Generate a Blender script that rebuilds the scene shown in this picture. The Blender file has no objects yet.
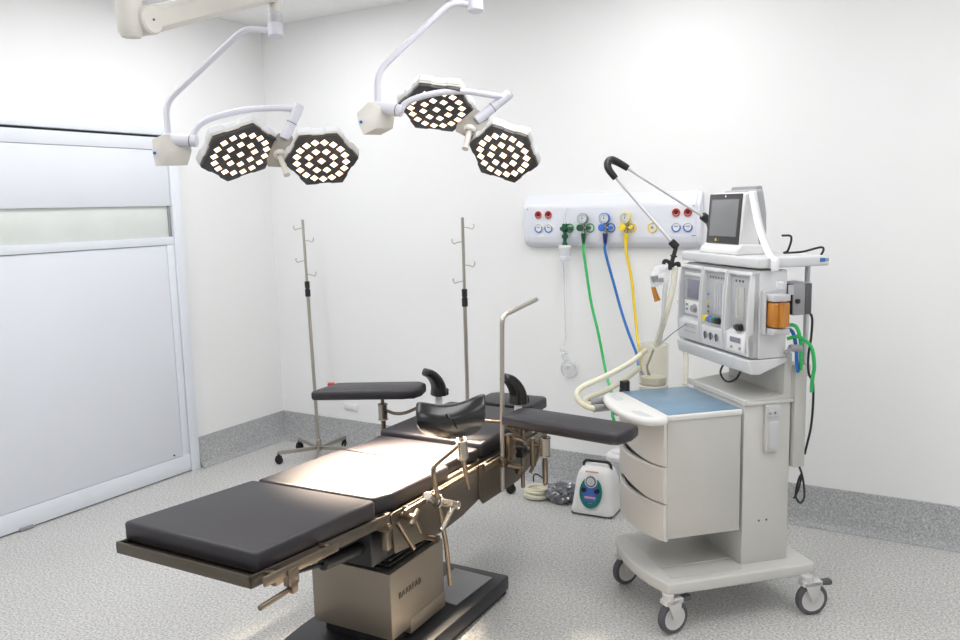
import bpy, bmesh, math, random
from mathutils import Vector, Matrix
random.seed(7)
SC = bpy.context.scene
COL = SC.collection
PI = math.pi
R = math.radians

# ---------------------------------------------------------------- materials
def lin(c):
    return tuple(((v/255)/12.92 if v/255 <= .04045 else ((v/255+.055)/1.055)**2.4) for v in c)
def mat(name, c, rough=.5, metal=0., var=.04, scale=8., bump=0., bscale=200., spec=.5, coat=0., alpha=1., trans=0., sheen=0.):
    m = bpy.data.materials.new(name); m.use_nodes = True
    nt = m.node_tree; N = nt.nodes; L = nt.links
    b = N['Principled BSDF']
    col = lin(c)
    tc = N.new('ShaderNodeTexCoord')
    no = N.new('ShaderNodeTexNoise'); no.inputs['Scale'].default_value = scale; no.inputs['Detail'].default_value = 4
    L.new(tc.outputs['Object'], no.inputs['Vector'])
    rp = N.new('ShaderNodeValToRGB')
    rp.color_ramp.elements[0].position = .3; rp.color_ramp.elements[1].position = .7
    rp.color_ramp.elements[0].color = tuple(max(0, v*(1-var)) for v in col)+(1,)
    rp.color_ramp.elements[1].color = tuple(min(1, v*(1+var)) for v in col)+(1,)
    L.new(no.outputs['Fac'], rp.inputs['Fac']); L.new(rp.outputs['Color'], b.inputs['Base Color'])
    b.inputs['Roughness'].default_value = rough; b.inputs['Metallic'].default_value = metal
    b.inputs['Specular IOR Level'].default_value = spec
    b.inputs['Coat Weight'].default_value = coat; b.inputs['Alpha'].default_value = alpha
    b.inputs['Transmission Weight'].default_value = trans
    if sheen: b.inputs['Sheen Weight'].default_value = sheen
    if bump:
        n2 = N.new('ShaderNodeTexNoise'); n2.inputs['Scale'].default_value = bscale
        L.new(tc.outputs['Object'], n2.inputs['Vector'])
        bp = N.new('ShaderNodeBump'); bp.inputs['Strength'].default_value = bump; bp.inputs['Distance'].default_value = .002
        L.new(n2.outputs['Fac'], bp.inputs['Height']); L.new(bp.outputs['Normal'], b.inputs['Normal'])
    return m
def speckle(name, stops, scale, rough=.5, scale2=3.):
    m = bpy.data.materials.new(name); m.use_nodes = True
    nt = m.node_tree; N = nt.nodes; L = nt.links; b = N['Principled BSDF']
    tc = N.new('ShaderNodeTexCoord')
    no = N.new('ShaderNodeTexNoise'); no.inputs['Scale'].default_value = scale; no.inputs['Detail'].default_value = 3; no.inputs['Roughness'].default_value = .7
    L.new(tc.outputs['Object'], no.inputs['Vector'])
    rp = N.new('ShaderNodeValToRGB'); cr = rp.color_ramp
    cr.elements[0].position, cr.elements[1].position = stops[0][0], stops[-1][0]
    cr.elements[0].color = lin(stops[0][1])+(1,); cr.elements[1].color = lin(stops[-1][1])+(1,)
    for p, c in stops[1:-1]:
        e = cr.elements.new(p); e.color = lin(c)+(1,)
    L.new(no.outputs['Fac'], rp.inputs['Fac'])
    n2 = N.new('ShaderNodeTexNoise'); n2.inputs['Scale'].default_value = scale2
    L.new(tc.outputs['Object'], n2.inputs['Vector'])
    mp = N.new('ShaderNodeMapRange'); mp.inputs['To Min'].default_value = .93; mp.inputs['To Max'].default_value = 1.05
    L.new(n2.outputs['Fac'], mp.inputs['Value'])
    mx = N.new('ShaderNodeMix'); mx.data_type = 'RGBA'; mx.blend_type = 'MULTIPLY'; mx.inputs['Factor'].default_value = 1
    L.new(rp.outputs['Color'], mx.inputs[6]); L.new(mp.outputs['Result'], mx.inputs[7])
    L.new(mx.outputs[2], b.inputs['Base Color'])
    b.inputs['Roughness'].default_value = rough
    return m
def emit(name, c, s):
    m = bpy.data.materials.new(name); m.use_nodes = True
    b = m.node_tree.nodes['Principled BSDF']
    b.inputs['Base Color'].default_value = lin(c)+(1,)
    b.inputs['Emission Color'].default_value = lin(c)+(1,); b.inputs['Emission Strength'].default_value = s
    return m

M = {}
M['wall'] = mat('wall_paint', (240,240,240), .6, var=.012, scale=1.5)
M['ceil'] = mat('ceiling_paint', (244,244,243), .6, var=.01)
M['floor'] = speckle('floor_vinyl', [(.36,(150,149,147)),(.45,(182,181,179)),(.54,(203,202,200)),(.64,(222,221,219))], 105, .45)
M['base'] = speckle('baseboard_vinyl', [(.36,(140,141,142)),(.45,(156,157,158)),(.55,(170,171,172)),(.66,(196,197,197))], 115, .5)
M['door'] = mat('door_laminate', (228,231,238), .4, var=.012, scale=2)
M['doorframe'] = mat('door_aluminium_paint', (230,234,241), .35, var=.01)
M['frost'] = mat('frosted_glass', (222,226,222), .25, var=.03, scale=5)
M['dark'] = mat('dark_gap', (70,74,80), .7)
M['vinyl'] = mat('black_vinyl', (24,18,26), .46, var=.08, scale=30, bump=.10, bscale=500, spec=.75)
M['vinyl2'] = mat('grey_black_vinyl', (27,23,31), .44, var=.08, scale=30, bump=.10, bscale=500, spec=.7)
M['shell'] = mat('black_moulded_polyurethane', (20,18,20), .24, var=.08, scale=30, bump=.05, bscale=300, spec=.6)
M['steel'] = mat('brushed_steel', (128,115,100), .3, metal=.92, var=.05, scale=40)
M['plate'] = mat('satin_steel_plate', (100,93,83), .4, metal=.72, var=.05, scale=14)
M['colsteel'] = mat('column_steel', (143,133,120), .42, metal=.55, var=.03, scale=6)
M['chrome'] = mat('polished_steel', (172,166,156), .25, metal=.9)
M['polesteel'] = mat('stand_steel', (170,165,155), .3, metal=.75)
M['black'] = mat('black_plastic', (24,24,26), .45)
M['rubber'] = mat('black_rubber', (20,20,22), .75)
M['basegrey'] = mat('dark_grey_base_cover', (36,36,40), .4, var=.05)
M['lampwhite'] = mat('lamp_white_paint', (212,212,222), .35, var=.015)
M['lampwarm'] = mat('lamp_cream_paint', (212,209,202), .4, var=.015)
M['lampface'] = mat('lamp_dark_face', (62,62,66), .4, var=.05)
M['lamphub'] = mat('lamp_hub_grey', (150,146,138), .4, var=.03)
M['rim'] = mat('lamp_rim', (214,206,190), .35, var=.03)
M['shellglass'] = mat('lamp_back_shell', (216,217,220), .3, var=.01)
M['led'] = emit('led', (255,224,190), 2.0)
M['machine'] = mat('machine_paint', (199,198,194), .42, var=.012, scale=3)
M['machine2'] = mat('machine_side_paint', (190,189,184), .45, var=.012, scale=3)
M['drawer'] = mat('drawer_front_plastic', (209,205,200), .45, var=.015, scale=3)
M['white'] = mat('white_plastic', (230,230,230), .35, var=.01)
M['panelw'] = mat('gas_panel_white', (226,228,236), .28, var=.008, scale=2)
M['offwhite'] = mat('off_white_plastic', (222,218,208), .4)
M['modgrey'] = mat('module_grey', (196,197,200), .4)
M['panelgrey'] = mat('module_recess_grey', (176,178,182), .4)
M['film'] = mat('blue_film', (112,140,162), .38, var=.14, scale=9, coat=.05)
M['screen'] = mat('screen_glass', (128,130,132), .12, var=.03)
M['lcd'] = mat('lcd_glass', (128,130,146), .15, var=.06, scale=20)
M['bezel'] = mat('bezel_dark', (62,60,62), .35)
M['midgrey'] = mat('mid_grey_plastic', (150,151,154), .4)
M['darkgrey'] = mat('dark_grey_plastic', (84,85,88), .4)
M['amber'] = mat('amber_liquid', (186,118,20), .15, var=.12, scale=20, coat=.6)
M['red'] = mat('red_socket', (196,58,58), .4)
M['darkred'] = mat('dark_red', (92,18,20), .5)
M['blue'] = mat('blue_ring', (52,110,200), .4)
M['navy'] = mat('navy_fitting', (24,34,96), .4)
M['bluehose'] = mat('blue_hose', (24,104,184), .4)
M['green'] = mat('green_ring', (40,166,96), .4)
M['dkgreen'] = mat('dark_green_fitting', (20,84,52), .4)
M['greenhose'] = mat('green_hose', (44,184,94), .4)
M['yellow'] = mat('yellow_ring', (240,210,40), .4)
M['yellowhose'] = mat('yellow_hose', (238,204,24), .4)
M['hosecream'] = mat('cream_tubing', (226,222,200), .35, var=.03, spec=.6)
M['cream2'] = mat('cream_clear_plastic', (228,220,186), .15, var=.04, alpha=.2)
M['traywhite'] = mat('tray_white', (220,219,216), .4, var=.01)
M['rod'] = mat('arm_rod_white_steel', (212,212,214), .3, metal=.4)
M['shellgrey'] = mat('monitor_rear_grey', (172,173,176), .4)
M['bottlewhite'] = mat('frosted_bottle', (236,238,244), .3, alpha=.8)
M['modwhite'] = mat('module_white', (214,215,217), .4, var=.01)
M['cream3'] = mat('cream_clear_tube', (226,222,200), .25, var=.03, alpha=.45)
M['clear'] = mat('clear_plastic', (232,234,236), .1, alpha=.32)
M['clear2'] = mat('frosted_clear_plastic', (236,238,242), .2, alpha=.38)
M['bagplastic'] = mat('crumpled_grey_bag', (104,106,114), .15, var=.35, scale=30, spec=1., coat=.6)
M['pumpw'] = mat('pump_white', (232,231,230), .35, var=.01)
M['teal'] = mat('teal_decal', (26,120,112), .4)
M['decalblue'] = mat('blue_decal', (70,110,190), .4)
M['gauge'] = mat('gauge_face', (206,212,214), .3)
M['tyre'] = mat('caster_tyre', (84,84,88), .6)
M['casterw'] = mat('caster_grey', (205,203,202), .4)
M['ink'] = mat('ink', (70,62,54), .6)
M['pinkink'] = mat('pink_ink', (226,168,160), .6)
M['greyink'] = mat('grey_blue_ink', (130,150,170), .6)
M['sticker'] = mat('blue_sticker', (40,110,170), .5)
M['paper'] = mat('white_paper', (240,240,244), .6, var=.01)
M['label'] = mat('pale_blue_label', (176,196,222), .5)

# ---------------------------------------------------------------- mesh helpers
def V3(p): return Vector(p)
def box(bm, x0, x1, y0, y1, z0, z1, bev=0., seg=2, mi=0):
    t = bmesh.new()
    bmesh.ops.create_cube(t, size=1)
    for v in t.verts:
        v.co = Vector((x0+(v.co.x+.5)*(x1-x0), y0+(v.co.y+.5)*(y1-y0), z0+(v.co.z+.5)*(z1-z0)))
    if bev: bmesh.ops.bevel(t, geom=t.edges[:], offset=bev, segments=seg, affect='EDGES', profile=.5)
    merge(bm, t, mi)
def merge(bm, t, mi=0, mtx=None):
    mp = {}
    for v in t.verts: mp[v] = bm.verts.new(mtx @ v.co if mtx else v.co)
    for f in t.faces:
        try:
            g = bm.faces.new([mp[v] for v in f.verts]); g.material_index = mi if mi else f.material_index; g.smooth = True
        except ValueError: pass
    t.free()
def frame(d, up=None):
    d = Vector(d).normalized()
    a = Vector(up) if up else (Vector((0,0,1)) if abs(d.z) < .9 else Vector((1,0,0)))
    x = a.cross(d).normalized(); y = d.cross(x)
    return x, y, d
def cyl(bm, p0, p1, r0, r1=None, seg=20, mi=0, bev=0.):
    r1 = r0 if r1 is None else r1
    p0, p1 = V3(p0), V3(p1); d = (p1-p0); ln = d.length
    if bev:
        prof = [(0,0),(r0-bev,0),(r0,bev),(r1,ln-bev),(r1-bev,ln),(0,ln)]
    else: prof = [(0,0),(r0,0),(r1,ln),(0,ln)]
    lathe(bm, prof, p0, d, seg, mi)
def lathe(bm, prof, o, d, seg=24, mi=0):
    o = V3(o); x, y, z = frame(d)
    rings = []
    for r, h in prof:
        if r < 1e-6: rings.append([bm.verts.new(o+z*h)])
        else: rings.append([bm.verts.new(o+z*h+(x*math.cos(2*PI*i/seg)+y*math.sin(2*PI*i/seg))*r) for i in range(seg)])
    for a, b in zip(rings, rings[1:]):
        for i in range(seg):
            j = (i+1) % seg
            vs = [a[0] if len(a) == 1 else a[i], a[0] if len(a) == 1 else a[j], b[0] if len(b) == 1 else b[j], b[0] if len(b) == 1 else b[i]]
            u = []
            for v in vs:
                if v not in u: u.append(v)
            if len(u) > 2:
                try:
                    f = bm.faces.new(u); f.material_index = mi; f.smooth = True
                except ValueError: pass
def catmull(pts, n=8):
    P = [V3(p) for p in pts]
    if len(P) < 3: return P
    Q = [P[0]*2-P[1]]+P+[P[-1]*2-P[-2]]
    out = []
    for i in range(1, len(Q)-2):
        for k in range(n):
            t = k/n; a, b, c, d = Q[i-1], Q[i], Q[i+1], Q[i+2]
            out.append(.5*((2*b)+(c-a)*t+(2*a-5*b+4*c-d)*t*t+(3*b-a-3*c+d)*t**3))
    out.append(P[-1]); return out
def fillet(pts, r, n=6):
    P = [V3(p) for p in pts]; out = [P[0]]
    for i in range(1, len(P)-1):
        a, b, c = P[i-1], P[i], P[i+1]
        u = (a-b); w = (c-b); k = min(r, u.length*.45, w.length*.45)
        s, e = b+u.normalized()*k, b+w.normalized()*k
        for j in range(n+1):
            t = j/n; out.append(s*(1-t)**2+b*2*t*(1-t)+e*t*t)
    out.append(P[-1]); return out
def tube(bm, pts, r, seg=12, smooth=8, mi=0, fil=None, rib=0.):
    P = fillet(pts, fil) if fil else (catmull(pts, smooth) if smooth else [V3(p) for p in pts])
    if rib:   # corrugated hose: resample
        L = [0]
        for a, b in zip(P, P[1:]): L.append(L[-1]+(b-a).length)
        n = int(L[-1]/rib); Q = []
        for i in range(n+1):
            s = L[-1]*i/n; k = 0
            while k < len(L)-2 and L[k+1] < s: k += 1
            t = (s-L[k])/max(1e-9, L[k+1]-L[k]); Q.append(P[k].lerp(P[k+1], t))
        P = Q
    rr = r if hasattr(r, '__call__') else (lambda t: r)
    d = (P[1]-P[0]).normalized(); x, y, _ = frame(d); rings = []
    for i, p in enumerate(P):
        nd = (P[min(i+1, len(P)-1)]-P[max(i-1, 0)])
        if nd.length < 1e-9: nd = d
        nd.normalize(); x = (x-nd*x.dot(nd)).normalized(); y = nd.cross(x)
        q = rr(i/(len(P)-1))*(1.12 if (rib and i % 2) else 1)
        rings.append([bm.verts.new(p+(x*math.cos(2*PI*k/seg)+y*math.sin(2*PI*k/seg))*q) for k in range(seg)])
    for a, b in zip(rings, rings[1:]):
        for k in range(seg):
            f = bm.faces.new([a[k], a[(k+1) % seg], b[(k+1) % seg], b[k]]); f.smooth = True; f.material_index = mi
    for rg in (rings[0][::-1], rings[-1]):
        f = bm.faces.new(rg); f.material_index = mi
def prism(bm, poly, o, ax, ay, az, h, bev=0., mi=0, seg=2):
    # poly in the (ax, ay) plane at o, extruded by h along az
    o, ax, ay, az = V3(o), V3(ax), V3(ay), V3(az)
    t = bmesh.new()
    a = [t.verts.new(o+ax*p[0]+ay*p[1]) for p in poly]; b = [t.verts.new(o+ax*p[0]+ay*p[1]+az*h) for p in poly]
    n = len(poly); t.faces.new(a[::-1]); t.faces.new(b)
    for i in range(n): t.faces.new([a[i], a[(i+1) % n], b[(i+1) % n], b[i]])
    bmesh.ops.recalc_face_normals(t, faces=t.faces[:])
    if bev: bmesh.ops.bevel(t, geom=t.edges[:], offset=bev, segments=seg, affect='EDGES', profile=.5)
    merge(bm, t, mi)
def torus(bm, o, d, Rm, r, seg=32, s2=8, a0=0., a1=2*PI, mi=0):
    o = V3(o); x, y, z = frame(d); full = abs(a1-a0-2*PI) < 1e-6
    n = seg; rings = []
    for i in range(n if full else n+1):
        a = a0+(a1-a0)*i/n; c = x*math.cos(a)+y*math.sin(a)
        rings.append([bm.verts.new(o+c*(Rm+r*math.cos(2*PI*k/s2))+z*r*math.sin(2*PI*k/s2)) for k in range(s2)])
    m = len(rings)
    for i in range(m if full else m-1):
        a, b = rings[i], rings[(i+1) % m]
        for k in range(s2):
            f = bm.faces.new([a[k], a[(k+1) % s2], b[(k+1) % s2], b[k]]); f.smooth = True; f.material_index = mi
    if not full:
        bm.faces.new(rings[0][::-1]); bm.faces.new(rings[-1])
def smooth_angle(me, deg=35):
    try: me.set_sharp_from_angle(angle=R(deg))
    except Exception: pass
# ---------------------------------------------------------------- object helpers
def obj(name, bm, m, parent=None, loc=None, rot=None, world=False):
    bmesh.ops.recalc_face_normals(bm, faces=bm.faces[:])
    me = bpy.data.meshes.new(name)
    if world and parent is not None: bm.transform(MW[parent].inverted())
    if loc is not None and parent is None and world: bm.transform(Matrix.Translation(-Vector(loc)))
    bm.to_mesh(me); bm.free()
    for p in me.polygons: p.use_smooth = True
    smooth_angle(me)
    ms = m if isinstance(m, (list, tuple)) else [m]
    for k in ms: me.materials.append(M[k])
    o = bpy.data.objects.new(name, me); COL.objects.link(o)
    if parent is not None: o.parent = parent
    if loc is not None: o.location = loc
    if rot is not None: o.rotation_euler = rot
    MW[o] = (MW[parent] if parent is not None else Matrix.Identity(4)) @ Matrix.LocRotScale(Vector(loc or (0,0,0)), None, None)
    return o
MW = {}
def thing(name, label, cat, loc=(0,0,0), rz=0., group=None):
    o = bpy.data.objects.new(name, None); COL.objects.link(o)
    o.empty_display_size = .05
    o.location = loc; o.rotation_euler = (0,0,rz); o['label'] = label; o['category'] = cat
    if group: o['group'] = group
    MW[o] = Matrix.Translation(Vector(loc)) @ Matrix.Rotation(rz, 4, 'Z')
    return o
def tag(o, label, cat, group=None):
    o['label'] = label; o['category'] = cat
    if group: o['group'] = group
    return o
def struct(name, bm, m, parent=None):
    o = obj(name, bm, m, parent)
    if parent is None: o['kind'] = 'structure'
    return o
def copy_tree(o, parent=None):
    c = o.copy(); COL.objects.link(c); c.parent = parent
    for ch in list(o.children): copy_tree(ch, c)
    return c
def text_bm(s, size, mtx, ext=.0006, spacing=1.):
    cu = bpy.data.curves.new('lettering', 'FONT'); cu.body = s; cu.size = size; cu.extrude = ext; cu.space_character = spacing
    cu.resolution_u = 3
    o = bpy.data.objects.new('lettering', cu); COL.objects.link(o)
    dg = bpy.context.evaluated_depsgraph_get(); dg.update()
    me = bpy.data.meshes.new_from_object(o.evaluated_get(dg))
    bm = bmesh.new(); bm.from_mesh(me); bm.transform(mtx)
    bpy.data.objects.remove(o); bpy.data.curves.remove(cu); bpy.data.meshes.remove(me)
    return bm
def basis(o, x, y, z=None):
    x = V3(x).normalized(); y = V3(y).normalized(); z = x.cross(y) if z is None else V3(z)
    m = Matrix((x, y, z)).transposed().to_4x4(); m.translation = V3(o); return m
def B(): return bmesh.new()

# ================================================================ ROOM
H = 2.84; RX = 5.9; RY = -6.0
b = B(); box(b, -.1, RX+.1, RY-.1, .1, -.1, 0); struct('floor', b, 'floor')
b = B(); box(b, -.1, RX+.1, RY-.1, .1, H, H+.1); struct('ceiling', b, 'ceil')
b = B(); box(b, -.1, RX+.1, 0, .1, 0, H); struct('wall_back', b, 'wall')
b = B(); box(b, -.1, 0, RY, 0, 0, H); struct('wall_left', b, 'wall')
b = B(); box(b, RX, RX+.1, RY, 0, 0, H); struct('wall_right', b, 'wall')
b = B(); box(b, 0, RX, RY-.1, RY, 0, H); struct('wall_front', b, 'wall')
# coved vinyl skirting: upright strip that curves out onto the floor
def cove(name, p0, p1, nrm):
    p0, p1, nrm = V3(p0), V3(p1), V3(nrm); b = B(); hh = .191; c = .085
    prof = [(0,hh),(.006,hh-.002),(.040,.035),(.050,.018),(.062,.007),(.080,.001),(0,.0005)]
    rings = []
    for p, s in ((p0, 0), (p1, 0)):
        rings.append([b.verts.new(p+nrm*q[0]+Vector((0,0,q[1]))) for q in prof])
    for i in range(len(prof)):
        j = (i+1) % len(prof)
        b.faces.new([rings[0][i], rings[0][j], rings[1][j], rings[1][i]])
    b.faces.new(rings[0]); b.faces.new(rings[1][::-1])
    struct(name, b, 'base')
cove('baseboard_back', (0,0,0), (RX,0,0), (0,-1,0))
cove('baseboard_left', (0,-.79,0), (0,0,0), (1,0,0))
cove('baseboard_right', (RX,RY,0), (RX,0,0), (-1,0,0))
# sliding door on the left wall
b = B()
box(b, 0, .045, -.865, -.800, 0, 2.118, .004)          # right jamb
box(b, 0, .045, -3.3, -.865, 2.075, 2.118, .004)       # head track
d1 = struct('door_1', b, 'doorframe')
def dp(n, m, *a, bev=.002):
    b = B()
    for q in a: box(b, *q, bev)
    return obj(n, b, m, d1)
dp('shadow_gap', 'dark', (.001,.012,-3.3,-.86,.002,2.076))
dp('upper_panel', 'door', (.01,.034,-3.3,-.868,1.99,2.062), (.01,.030,-3.3,-.868,1.66,1.988))
dp('window_pane', 'frost', (.004,.016,-3.3,-.885,1.475,1.66))
dp('window_frame', 'midgrey', (.004,.022,-.885,-.868,1.475,1.66), bev=.001)
dp('lower_panel', 'door', (.01,.030,-3.3,-.92,.115,1.425))
dp('rail', 'doorframe', (.01,.036,-3.3,-.868,1.428,1.475), (.01,.036,-3.3,-.868,.008,.112), (.01,.033,-.918,-.868,.112,1.428))
b = B(); box(b, .036, .05, -1.97, -1.90, .003, .018, .002); obj('floor_guide', b, 'midgrey', d1)
b = B(); cyl(b, (.030,-.985,.135), (.038,-.985,.135), .005); obj('screw_head', b, 'darkgrey', d1)
b = B(); box(b, .575, .69, -.012, 0, .262, .305, .004); box(b, .60,.665,-.015,-.011,.27,.297,.002)
tag(obj('wall_socket', b, 'white'), 'small white socket cover low on the back wall behind the left arm board', 'socket')

# ================================================================ SURGICAL LIGHTS
HEX = [(math.cos(i*PI/3), math.sin(i*PI/3)) for i in range(6)]
def hexpoly(s=1., notch=.05):
    out = []
    for i in range(6):
        a, c = Vector(HEX[i]), Vector(HEX[(i+1) % 6]); nrm = (a+c).normalized()
        out.append(a*s)
        for t, k in ((.30,0),(.36,notch),(.64,notch),(.70,0)):
            p = a.lerp(c, t)*s-nrm*k*s; out.append(p)
    return [(p.x, p.y) for p in out]
def lamp_head(parent, h, name='lamp_head'):
    c, e1, e2, n, Rd = V3(h['c']), V3(h['e1']), V3(h['e2']), V3(h['n']), h['R']
    n = n.normalized(); e1 = (e1-n*e1.dot(n)).normalized(); s = 1 if e1.cross(e2).dot(n) > 0 else -1
    e2 = n.cross(e1)*s
    b = B(); prism(b, [(x*Rd,y*Rd) for x, y in hexpoly(.945,.03)], c-n*.016, e1, e2, n, .016, .003)
    hd = obj(name, b, 'lampface', parent, world=True)
    b = B(); prism(b, [(x*Rd,y*Rd) for x, y in hexpoly(.965,.028)], c-n*.022, e1, e2, n, .008, .002); obj('rim', b, 'rim', hd, world=True)
    b = B(); prism(b, [(x*Rd,y*Rd) for x, y in hexpoly(.98,.045)], c-n*.056, e1, e2, n, .034, .006, seg=3)
    prism(b, [(x*Rd,y*Rd) for x, y in hexpoly(.8,.07)], c-n*.068, e1, e2, n, .014, .006); obj('back_shell', b, 'shellglass', hd, world=True)
    pts = [(0,0)]+[(.335*math.cos(k*PI/4+.2),.335*math.sin(k*PI/4+.2)) for k in range(8)]+[(.625*math.cos(k*2*PI/17),.625*math.sin(k*2*PI/17)) for k in range(17)]
    for k, (x, y) in enumerate(pts):
        b = B(); p = c+(e1*x+e2*y)*Rd
        lathe(b, [(.0168,0),(.0168,.002),(.0125,.004),(0,.0045)], p-n*.0005, n, 4)
        obj('led', b, 'led', hd, world=True)
    return c, n, hd
def spot(name, c, n, parent, tgt, W):
    l = bpy.data.lights.new(name, 'SPOT'); l.energy = W; l.color = (1,.83,.62); l.spot_size = R(SPOTA); l.spot_blend = .75; l.shadow_soft_size = .09
    o = bpy.data.objects.new(name, l); COL.objects.link(o); o.parent = parent
    d = (V3(tgt)-V3(c)).normalized(); m = Matrix.Translation(V3(c)+n*.03) @ d.to_track_quat('-Z', 'Y').to_matrix().to_4x4()
    o.matrix_local = MW[parent].inverted() @ m
SPOTA = 30
# --- first light (left)
L1 = thing('surgical_light', 'double-headed white surgical light on the left, nearest the sliding door', 'surgical light', (1.692,-1.604,2.556), 0, 'ceiling surgical lights')
def heads(parent, specs, tgts, hub, hubpoly):
    out = []
    for h, t in zip(specs, tgts):
        c, n, hd = lamp_head(parent, h); out.append((c, n)); spot('lamp_beam', c, n, parent, t, SPOTW)
    return out
SPOTW = 1350
hA = {'c': [1.605, -1.771, 1.849], 'e1': [-0.611, -0.727, -0.313], 'e2': [0.503, -0.662, 0.556], 'n': [0.611, -0.182, -0.77], 'R': 0.1764}; hB = {'c': [1.892, -1.604, 1.814], 'e1': [-0.016, -0.82, 0.572], 'e2': [0.886, 0.254, 0.388], 'n': [0.463, -0.513, -0.723], 'R': 0.1609}; hC = {'c': [2.259, -1.291, 2.017], 'e1': [0.074, -0.857, 0.509], 'e2': [0.972, 0.176, 0.155], 'n': [0.222, -0.484, -0.846], 'R': 0.1713}; hD = {'c': [2.532, -1.218, 1.818], 'e1': [0.026, -0.663, 0.748], 'e2': [0.993, 0.105, 0.059], 'n': [0.118, -0.741, -0.66], 'R': 0.1578}
TG = [(2.44,-2.00,.69), (2.44,-1.82,.69), (2.44,-1.90,.69), (2.42,-1.74,.69)]
r1 = heads(L1, [hA, hB], TG[:2], None, None)
def hub(parent, corners, dpt_n, handle0, handle1):
    # rhomboid plate between the heads, disc and sterile handle
    P = [V3(p) for p in corners]; n = V3(dpt_n).normalized()
    b = B(); a = [b.verts.new(p) for p in P]; c = [b.verts.new(p-n*.045) for p in P]
    b.faces.new(a); b.faces.new(c[::-1])
    for i in range(4): b.faces.new([a[i], a[(i+1) % 4], c[(i+1) % 4], c[i]])
    bmesh.ops.bevel(b, geom=b.edges[:], offset=.004, segments=2, affect='EDGES')
    h = obj('hub', b, 'lamphub', parent, world=True)
    b = B(); cyl(b, V3(handle0)-n*.01, V3(handle0)+n*.012, .026, .024, 24, bev=.003)
    for k in range(3):
        x, y, z = frame(n); q = V3(handle0)+n*.011+(x*math.cos(k*2.1)+y*math.sin(k*2.1))*.016; cyl(b, q, q+n*.003, .003, seg=8, mi=1)
    obj('handle_flange', b, ['lampwarm', 'darkgrey'], h, world=True)
    b = B(); d = V3(handle1)-V3(handle0); lathe(b, [(0,0),(.011,0),(.013,.01),(.0115,d.length-.012),(.0135,d.length-.01),(.0135,d.length),(0,d.length)], handle0, d, 20)
    obj('sterile_handle', b, 'lampwarm', h, world=True)
hub(L1, [(1.727,-1.676,1.905), (1.785,-1.644,1.891), (1.765,-1.684,1.789), (1.701,-1.722,1.795)], [.5,-.45,-.74], (1.748,-1.692,1.843), (1.802,-1.714,1.759))
def yoke(parent, base, top, arm, cylL, cylR, r=.021):
    b = B(); cyl(b, base, top, r, r, 24, bev=.003); o = obj('yoke_tube', b, 'lampwhite', parent, world=True)
    m = V3(base).lerp(V3(top), .48); d = (V3(top)-V3(base)).normalized()
    b = B(); cyl(b, m, m+d*.003, r+.0008, seg=24); obj('joint_ring', b, 'darkgrey', o, world=True)
    b = B(); cyl(b, V3(top), V3(top)+d*.004, r*.85, seg=24); obj('end_cap', b, 'modgrey', o, world=True)
    b = B(); tube(b, arm, .0125, 16, 8); obj('cross_arm', b, 'lampwhite', parent, world=True)
    b = B(); cyl(b, cylL, cylR, .024, .024, 24, bev=.003); o = obj('swivel_joint', b, 'lampwhite', parent, world=True)
    m = V3(cylL).lerp(V3(cylR), .80); d = (V3(cylR)-V3(cylL)).normalized()
    b = B(); cyl(b, m, m+d*.003, .0248, seg=24); obj('joint_ring', b, 'darkgrey', o, world=True)
yoke(L1, (1.741,-1.656,1.909), (1.789,-1.605,2.043), [(1.767,-1.620,2.031), (1.728,-1.667,2.034), (1.662,-1.730,2.030), (1.608,-1.788,2.018), (1.555,-1.847,1.997), (1.512,-1.877,1.975), (1.489,-1.896,1.944), (1.484,-1.906,1.900)], (1.379,-1.966,1.915), (1.498,-1.897,1.903))
def ctrl_box(parent, pts, dep_):
    b = B(); P = [V3(p) for p in pts]; d = V3(dep_)
    a = [b.verts.new(p) for p in P]; c = [b.verts.new(p+d) for p in P]; n = len(P)
    b.faces.new(a); b.faces.new(c[::-1])
    for i in range(n): b.faces.new([a[i], a[(i+1) % n], c[(i+1) % n], c[i]])
    bmesh.ops.bevel(b, geom=b.edges[:], offset=.002, segments=1, affect='EDGES')
    return obj('control_box', b, 'lampwarm', parent, world=True)
cb = ctrl_box(L1, [(1.374,-2.017,1.912), (1.416,-1.989,1.931), (1.430,-1.992,1.860), (1.419,-2.008,1.805), (1.391,-2.024,1.805), (1.378,-2.023,1.861)], V3((1.434,-1.888,1.908))-V3((1.414,-1.995,1.903)))
b = B(); cyl(b, (1.387,-2.018,1.857), (1.394,-2.024,1.856), .006, seg=16); obj('logo_disc', b, 'blue', cb, world=True)  # thin blue disc standing for the small logo on the box side
def dogleg(parent, pts, colr, r=.0125):
    b = B(); tube(b, pts, r, 16, fil=.055); obj('dogleg_tube', b, 'lampwhite', parent, world=True)
dogleg(L1, [(1.396,-1.953,1.934), (1.379,-1.943,2.059), (1.611,-1.708,2.359), (1.695,-1.635,2.348)], None)
b = B(); cyl(b, (1.705,-1.633,2.324), (1.700,-1.627,2.377), .032, seg=24, bev=.003); obj('arm_socket', b, 'lampwhite', L1, world=True)
b = B(); cyl(b, (1.700,-1.627,2.377), (1.697,-1.622,2.421), .028, seg=24)
for k in range(5):
    q = V3((1.700,-1.627,2.381)).lerp(V3((1.698,-1.623,2.413)), k/4); torus(b, q, (0,0,1), .028, .0018, 24, 6)
obj('rotary_bearing', b, 'modgrey', L1, world=True)
b = B(); cyl(b, (1.697,-1.622,2.421), (1.690,-1.610,2.523), .024, .034, seg=24, bev=.003); obj('bearing_neck', b, 'lampwarm', L1, world=True)
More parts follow.
